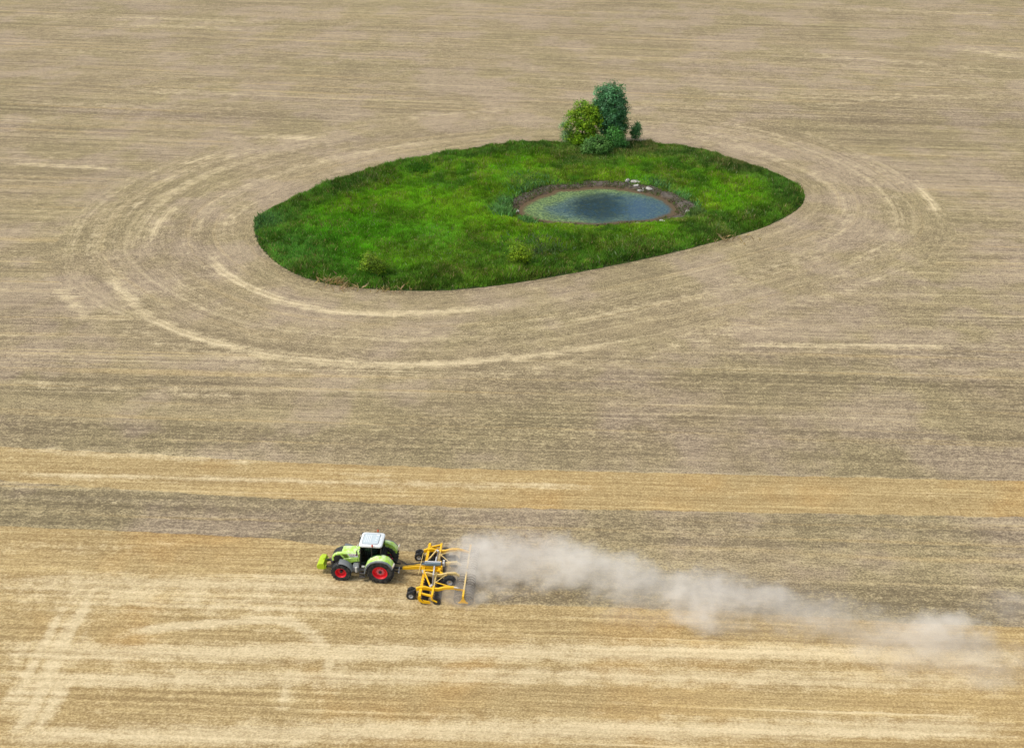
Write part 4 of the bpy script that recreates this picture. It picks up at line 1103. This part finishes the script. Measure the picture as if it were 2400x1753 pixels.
# ------------------------------------------------------------------ ballast weight carried on the front linkage
bw = empty('ballast_weight', T_LOC, T_ROT)
tag(bw, 'lime green ballast block hung in front of the tractor nose', 'tractor weight')
bm = BM()
loft(bm, [[(x, y, z) for x, z in ((4.34, .56), (4.34, .86), (4.42, 1.05), (4.74, 1.05), (4.94, .84), (4.95, .64), (4.86, .50), (4.42, .50))] for y in (-.58, -.54, .54, .58)])
obj('block', bm, m_lime, bw, smooth=25, bevel=.03)
for s in (1, -1):
    bm = BM(); box(bm, (4.33, s * .43, .66), (.16, .16, .30)); obj('lug', bm, m_lime, bw, bevel=.02)
bm = BM(); box(bm, (4.50, -.02, 1.08), (.16, .10, .12)); obj('top_lug', bm, m_lime, bw, bevel=.02)

# ------------------------------------------------------------------ cultivator, same kind of axes, centred on its drawbar
I_ROT = math.radians(180 - 3.5)
ci = empty('cultivator', (-9.7066, 64.4402, 0), I_ROT)
tag(ci, 'wide yellow folding disc cultivator towed behind the green tractor, dusty at the back', 'cultivator')
Y0 = .33                                                            # its middle runs slightly left of the tractor's
def ib(name, parts, mat, bevel=.012, parent=None):
    bm = BM()
    for a, b, w, h in parts: beam(bm, (a[0], a[1] + Y0, a[2]), (b[0], b[1] + Y0, b[2]), w, h)
    return obj(name, bm, mat, parent or ci, bevel=bevel)
def it(name, pts, r, mat, n=8, parent=None):
    bm = BM(); tube(bm, [(p[0], p[1] + Y0, p[2]) for p in pts], r, n); return obj(name, bm, mat, parent or ci, smooth=40)
bm = BM()
loft(bm, [[(x, Y0 + dy + yy, z + dz) for yy, dz in ((-w, -h), (w, -h), (w, h), (-w, h))] for x, dy, z, w, h in ((-1.52, -.22, .66, .09, .09), (-1.75, -.20, .72, .11, .11), (-2.5, -.14, .90, .14, .15), (-3.3, -.08, 1.0, .15, .16), (-4.3, -.04, 1.0, .15, .16))])
obj('drawbar', bm, m_yel, ci, bevel=.015)
ib('drawbar_eye', [((-1.30, -.25, .62), (-1.60, -.22, .66), .12, .06)], m_dark)
# centre tower and rear centre post
ib('centre_frame', [((-3.15, -.34, .95), (-3.15, .34, .95), .20, .20), ((-4.35, -.40, 1.0), (-4.35, .40, 1.0), .20, .20), ((-3.15, -.30, .95), (-4.4, -.30, .95), .12, .14), ((-3.15, .30, .95), (-4.4, .30, .95), .12, .14),
                    ((-4.42, -.22, .85), (-4.42, -.22, 1.45), .12, .12), ((-4.52, .16, .85), (-4.52, .16, 1.30), .12, .12)], m_yel)
for s in (1, -1):
    w_ = 'wing_frame'
    # front tool beam with clamps, rear beam, bent longitudinal arms
    fb = ib('front_beam', [((-3.22, s * .42, .80), (-3.24, s * 3.05, .80), .16, .16)], m_yel)
    for k in range(8):
        bm = BM(); box(bm, (-3.23, Y0 + s * (.62 + .31 * k), .80), (.21, .10, .21)); obj('clamp', bm, m_yel, fb, bevel=.01)
    ib('rear_beam', [((-4.14, s * .42, .88), (-4.14, s * 1.95, .88), .13, .15)], m_cream)
    ib('rear_beam', [((-4.14, s * 1.95, .88), (-4.14, s * 2.98, .88), .14, .16)], m_yel)
    for yy, x1, dusty in ((2.18, -6.30, False), (.62, -5.9, True)):
        bm = BM()
        path = [(-2.86 if not dusty else -3.2, .76, .13), (-3.15, .84, .17), (-3.5, .90, .15), (-4.0, .78, .12), (-4.5, .80, .12), (-5.0, .98, .12), (-5.6, 1.02, .11), (x1, .82, .09)]
        secs = [[(x, Y0 + s * yy + d * .075, z + e * h) for d, e in ((-1, -1), (1, -1), (1, 1), (-1, 1))] for x, z, h in path]
        loft(bm, secs); obj('arm', bm, m_yel if not dusty else m_cream, ci, bevel=.015)
    # diagonals
    ib('diagonal_brace', [((-3.20, s * .38, 1.0), (-3.86, s * 2.02, 1.0), .10, .10)], m_yel if s > 0 else m_cream)
    ib('diagonal_brace', [((-4.22, s * 1.60, .95), (-4.95, s * .72, 1.0), .055, .055)], m_cream)
    ib('diagonal_brace', [((-4.22, s * 1.60, .95), (-5.60, s * 2.12, 1.0), .065, .065)], m_cream if s < 0 else m_yel)
    ib('hinge_plate', [((-3.16, s * .34, 1.02), (-3.22, s * .60, .98), .22, .05)], m_pale)
    ib('ram_bracket', [((-4.02, s * 1.92, .98), (-3.86, s * 2.1, .98), .16, .10)], m_pale)
    # folding ram
    cy = it('hydraulic_cylinder', [(-3.98, s * .10, 1.22), (-4.0, s * 1.05, 1.14)], .06, m_pale, 12)
    it('piston_rod', [(-4.0, s * 1.05, 1.14), (-4.05, s * 1.95, 1.04)], .03, m_steel, 10, cy)
    cy = it('hydraulic_cylinder', [(-5.65, s * 2.26, 1.12), (-5.98, s * 2.26, 1.08)], .05, m_pale, 10)
    it('piston_rod', [(-5.98, s * 2.26, 1.08), (-6.30, s * 2.24, 1.02)], .03, m_steel, 8, cy)
    # rear roller bar
    ib('roller_bar', [((-6.38, s * .20, .88), (-6.38, s * 2.25, .88), .11, .12)], m_cream)
    ib('roller_bar', [((-6.38, s * 2.25, .88), (-6.38, s * 2.92, .86), .13, .13)], m_yel)
    bm = BM()
    out_ = [(-6.31, .92), (-6.45, .92), (-6.47, .66), (-6.60, .42), (-6.74, .32), (-6.72, .24), (-6.38, .30), (-6.04, .24), (-6.02, .32), (-6.16, .42), (-6.29, .66)]
    ya, yb = sorted((Y0 + s * 2.93, Y0 + s * 2.98)); prism(bm, out_, ya, yb); obj('roller_end_plate', bm, m_yel, ci, bevel=.008)
    # roller rings, two rows
    for xr in (-6.08, -6.70):
        bm = BM()
        for k in range(10):
            yk = Y0 + s * (.35 + .27 * k)
            lathe_y(bm, [(.36, yk - .03), (.43, yk - .012), (.43, yk + .012), (.36, yk + .03), (.33, yk)], 28, (xr, 0, .41), closed=True)
            for q in range(3):
                a = q * math.pi / 3 + k * .3
                beam(bm, (xr + .35 * math.cos(a), yk, .41 + .35 * math.sin(a)), (xr - .35 * math.cos(a), yk, .41 - .35 * math.sin(a)), .02, .03)
        tube(bm, [(xr, Y0 + s * .25, .41), (xr, Y0 + s * 2.90, .41)], .05, 10)
        obj('roller', bm, m_soil, ci, smooth=35)
    # disc gangs: notched concave discs on stalks below both beams
    for xr, dirn in ((-3.52, 1), (-4.45, -1)):
        for k in range(10):
            yk = Y0 + s * (.42 + .27 * k)
            bm = BM(); n = 24; A = []; cv = bm.verts.new((0, .07, 0)); Rm = []
            for q in range(n):
                a = 2 * math.pi * q / n; r_ = .29 * (1.0 if q % 4 else .90)
                A.append(bm.verts.new((r_ * math.cos(a), 0, r_ * math.sin(a)))); Rm.append(bm.verts.new((.16 * math.cos(a), .055, .16 * math.sin(a))))
            for q in range(n):
                bm.faces.new((A[q], A[(q + 1) % n], Rm[(q + 1) % n], Rm[q])); bm.faces.new((Rm[q], Rm[(q + 1) % n], cv))
            tube(bm, [(0, .05, 0), (.02, .16, .05), (.18, .16, .38), (.26, .10, .50)], [.035, .03, .03, .035], 6)
            bmesh.ops.transform(bm, matrix=Matrix.Translation((xr, yk, .20)) @ Matrix.Rotation(math.radians(17 * dirn * s), 4, 'Z'), verts=bm.verts)
            obj('disc', bm, m_dark, ci, smooth=40)
    # outer link, side deflector and end disc
    ib('outer_link', [((-3.26, s * 2.62, .74), (-4.10, s * 2.92, .80), .12, .14)], m_yel)
    bm = BM(); pts = [(-3.12, .82), (-3.30, .86), (-3.36, .60), (-3.55, .46), (-3.90, .40), (-4.02, .30), (-3.98, .16), (-3.45, .18), (-3.16, .34), (-3.08, .60)]
    ya, yb = sorted((Y0 + s * 3.0, Y0 + s * 3.05)); prism(bm, pts, ya, yb); obj('side_deflector', bm, m_yel, ci, bevel=.008)
    ib('end_disc_arm', [((-4.10, s * 2.98, .80), (-4.12, s * 3.0, .52), .10, .12), ((-4.12, s * 3.0, .52), (-4.50, s * 3.04, .34), .09, .08)], m_yel)
    bm = BM(); lathe_y(bm, [(0, Y0 + s * 2.90), (.20, Y0 + s * 2.92), (.30, Y0 + s * 2.96), (.20, Y0 + s * 2.94), (0, Y0 + s * 2.93)], 24, (-4.46, 0, .30)); obj('end_disc', bm, m_dark, ci, smooth=40)
    # twin gauge wheels, transport wheel
    for yy in (1.95, 2.42) if s > 0 else (2.40, 1.96):
        wheel(ci, 'gauge_wheel', -2.50, Y0 + s * yy - .18 * (s < 0) * 0, .345, .26, .17, 1, m_pale, m_steel, 'small', 18, .01)
    ib('gauge_wheel_arm', [((-2.5, s * 2.18, .40), (-2.92, s * 2.18, .76), .12, .12), ((-2.5, s * 1.85, .345), (-2.5, s * 2.5, .345), .06, .06)], m_dark)
    wheel(ci, 'transport_wheel', -5.22, Y0 + s * 1.16, .46, .40, .21, 1, m_pale, m_yel, 'small', 20, -.28)
    ib('wheel_arm', [((-4.4, s * .42, .95), (-5.22, s * .84, .76), .12, .14)], m_yel)
ib('lift_arm', [((-4.55, -.30, 1.0), (-5.55, -.86, .92), .16, .14)], m_cream)
# cover over the hoses, control box, marker bar, hoses
bm = BM(); loft(bm, [[(x, Y0 + dy, z) for dy, z in ((-w, 1.28), (w, 1.28), (w * .95, 1.28 + h), (-w * .95, 1.28 + h))] for x, w, h in ((-2.98, .05, .05), (-3.3, .13, .17), (-3.7, .14, .22), (-4.45, .12, .20))]); obj('hose_cover', bm, m_blue, ci, bevel=.03)
bm = BM(); box(bm, (-3.86, Y0 - .05, 1.515), (1.2, .12, .02)); obj('cover_strip', bm, m_pale, ci)
ib('cover_stand', [((-3.2, 0, 1.1), (-3.2, 0, 1.3), .08, .08), ((-4.3, 0, 1.1), (-4.3, 0, 1.3), .08, .08)], m_yel)
bm = BM(); box(bm, (-4.62, Y0 - .32, 1.18), (.16, .42, .34)); obj('control_box', bm, m_pale, ci, bevel=.02)
ib('control_box_bracket', [((-4.52, -.32, .95), (-4.52, -.32, 1.35), .08, .46)], m_dark)
ib('hose_bar', [((-2.98, -1.26, 1.34), (-2.96, -.04, 1.40), .035, .045), ((-2.96, -.02, 1.40), (-2.93, 1.22, 1.34), .035, .045)], m_cream, .004)
ib('hose_bar_post', [((-2.97, -.05, 1.0), (-2.97, -.05, 1.42), .07, .07)], m_cream, .008)
for k in range(3):
    o_ = .05 * k
    it('hydraulic_hose', [(-.75, -.35 + o_, 1.28), (-1.15, -.32 + o_, 1.42 - o_), (-1.5, -.26 + o_, 1.30 - o_), (-1.85, -.24 + o_, 1.04), (-2.4, -.20 + o_, 1.16), (-2.9, -.12 + o_, 1.36), (-3.3, -.05 + o_, 1.42)], .022, m_black, 6)
for k in range(4):
    it('hydraulic_hose', [(-3.4, -.1 - .1 * k, 1.3), (-3.6, -.4 - .1 * k, 1.22 + .04 * k), (-3.85, -.8 - .06 * k, 1.05)], .018, m_black, 6)

# ------------------------------------------------------------------ dust raised by the cultivator
DX0, DX1 = -10.0, 52.0
PL = [  # plume: photo px along its middle, half width (m), height (m), strength
 (1025,1338,1.8,1.0,.0), (1050,1336,2.2,1.3,.5), (1075,1332,2.5,1.7,1.1), (1085,1325,2.8,2.4,1.2), (1250,1325,2.9,2.6,1.15), (1400,1350,2.6,2.6,1.0), (1550,1385,2.5,2.6,.9), (1650,1415,2.8,2.8,.85), (1780,1430,2.7,2.6,.7), (1880,1450,2.5,2.4,.55), (2000,1480,2.7,2.2,.42), (2120,1510,3.2,2.4,.48), (2250,1530,3.4,2.4,.48), (2380,1560,2.8,2.0,.2), (2500,1580,2.5,1.8,.0)]
pts = []
for px_, py_, hw_, hz_, am_ in PL:
    x_, y_ = G(px_, py_, .5); pts.append((x_, y_, hw_, hz_, am_))
pts = np.array(pts)
vm = bpy.data.materials.new('dust'); vm.use_nodes = True
for n in list(vm.node_tree.nodes): vm.node_tree.nodes.remove(n)
nt = NT(vm.node_tree); out = nt.n('ShaderNodeOutputMaterial')
P3 = nt.objco()
wv = nt.n('ShaderNodeVectorMath', operation='MULTIPLY_ADD')
nt.put(wv.inputs[0], nt.noise(P3, .45, 2, .6, out=1)); nt.put(wv.inputs[1], (2.6, 2.4, 1.6)); nt.put(wv.inputs[2], P3)
wv2 = nt.n('ShaderNodeVectorMath', operation='SUBTRACT'); nt.put(wv2.inputs[0], wv.outputs[0]); nt.put(wv2.inputs[1], (1.3, 1.2, .8))
wx_, wy_, wz_ = nt.sep(wv2.outputs[0]); ox, oy, oz = nt.sep(P3)
tt = nt.lin(wx_, DX0, DX1)
def curve(vals, lo, hi):
    fc = nt.n('ShaderNodeFloatCurve'); nt.put(fc.inputs['Value'], tt)
    cv = fc.mapping.curves[0]
    xs = (pts[:, 0] - DX0) / (DX1 - DX0); ys = (np.asarray(vals) - lo) / (hi - lo)
    cp = [(0.0, ys[0])] + [(float(a), float(b)) for a, b in zip(xs, ys) if 0 < a < 1] + [(1.0, ys[-1])]
    cv.points[0].location = cp[0]; cv.points[1].location = cp[-1]
    for q in cp[1:-1]: cv.points.new(*q)
    for q in cv.points: q.handle_type = 'AUTO_CLAMPED'
    fc.mapping.update()
    return nt.mad(fc.outputs[0], hi - lo, lo)
ylo, yhi = pts[:, 1].min() - 2, pts[:, 1].max() + 2
yc = curve(pts[:, 1], ylo, yhi); hw_ = curve(pts[:, 2], 0, 4); hz_ = curve(pts[:, 3], 0, 4); am_ = curve(pts[:, 4], 0, 1.2)
dy = nt.m('DIVIDE', nt.sub(wy_, yc), hw_); dz = nt.m('DIVIDE', oz, hz_)
r2 = nt.add(nt.mul(dy, dy), nt.mul(dz, dz))
n1 = nt.noise(nt.vmul(wv2.outputs[0], (.6, 1, 1)), .52, 6, .64)
n2 = nt.noise(nt.vmul(P3, (.7, 1, 1)), 1.7, 4, .65)
tex = nt.add(nt.mul(nt.sub(n1, .5), 4.0), nt.mul(nt.sub(n2, .5), 1.5))
main = nt.mul(am_, nt.m('MULTIPLY', nt.m('POWER', nt.smooth(nt.add(nt.sub(.90, r2), tex), -.7, 1.9), 1.5), 1.0))
dens = main
def puff(px_, py_, rx, ry, rz, a, z=1.2):
    global dens
    x0, y0 = G(px_, py_, z)
    ax_ = nt.mul(nt.sub(wx_, x0), 1 / rx); ay_ = nt.mul(nt.sub(wy_, y0), 1 / ry); az_ = nt.mul(nt.sub(oz, z), 1 / rz)
    q = nt.add(nt.mul(ax_, ax_), nt.add(nt.mul(ay_, ay_), nt.mul(az_, az_)))
    dens = nt.mx(dens, nt.mul(a, nt.smooth(nt.add(nt.sub(.8, q), nt.mul(tex, .9)), -.1, 1.3)))
puff(1106, 1326, 1.7, 2.4, 1.3, 2.0, .8)
puff(1150, 1318, 4.2, 2.4, 1.9, 1.15, .9)
puff(1085, 1390, 2.2, 1.2, 1.1, .6, .5)
puff(1055, 1395, 1.2, .8, .8, .35, .4)
puff(1640, 1440, 2.4, 1.9, 1.5, .6, 1.1)
puff(2205, 1492, 3.4, 2.4, 2.0, .62, 1.3)
puff(2120, 1540, 5.0, 1.6, 1.2, .28, .7)
puff(2300, 1550, 4.5, 1.4, 1.2, .32, .7)
puff(2390, 1420, 4.5, 1.5, 1.3, .18, 1.0)
puff(1930, 1460, 4.5, 1.8, 1.0, .22, .7)
puff(1500, 1435, 5.0, 2.0, 1.0, .16, .6)
# thin skin of dust left along the bottom
pv = nt.n('ShaderNodeVolumePrincipled')
nt.put(pv.inputs['Color'], (1.0, .975, .92)); nt.put(pv.inputs['Density'], nt.mul(dens, 1.2)); nt.put(pv.inputs['Anisotropy'], .1)
nt.t.links.new(pv.outputs[0], out.inputs['Volume'])
# hull: a long low tent round the plume
bm = BM(); secs = []
for xx in (-9.0, -6, 0, 6, 12, 20, 28, 36, 44):
    yy = float(np.interp(xx, pts[:, 0], pts[:, 1])); hw2 = 4.6 + .05 * max(xx, 0); top = 4.2
    if xx < -7: hw2, top = 3.4, 2.4
    far = 2.5 if xx > 26 else 0
    secs.append([(xx, yy - hw2, .03), (xx, yy - hw2 * .9, top * .55), (xx, yy - hw2 * .5, top), (xx, yy + hw2 * .5 + far, top), (xx, yy + hw2 * .9 + far, top * .55), (xx, yy + hw2 + far, .03)])
loft(bm, secs)
dust = obj('dust_cloud', bm, vm)
tag(dust, 'pale dust plume trailing from the cultivator and drifting to the right', 'dust', kind='stuff')
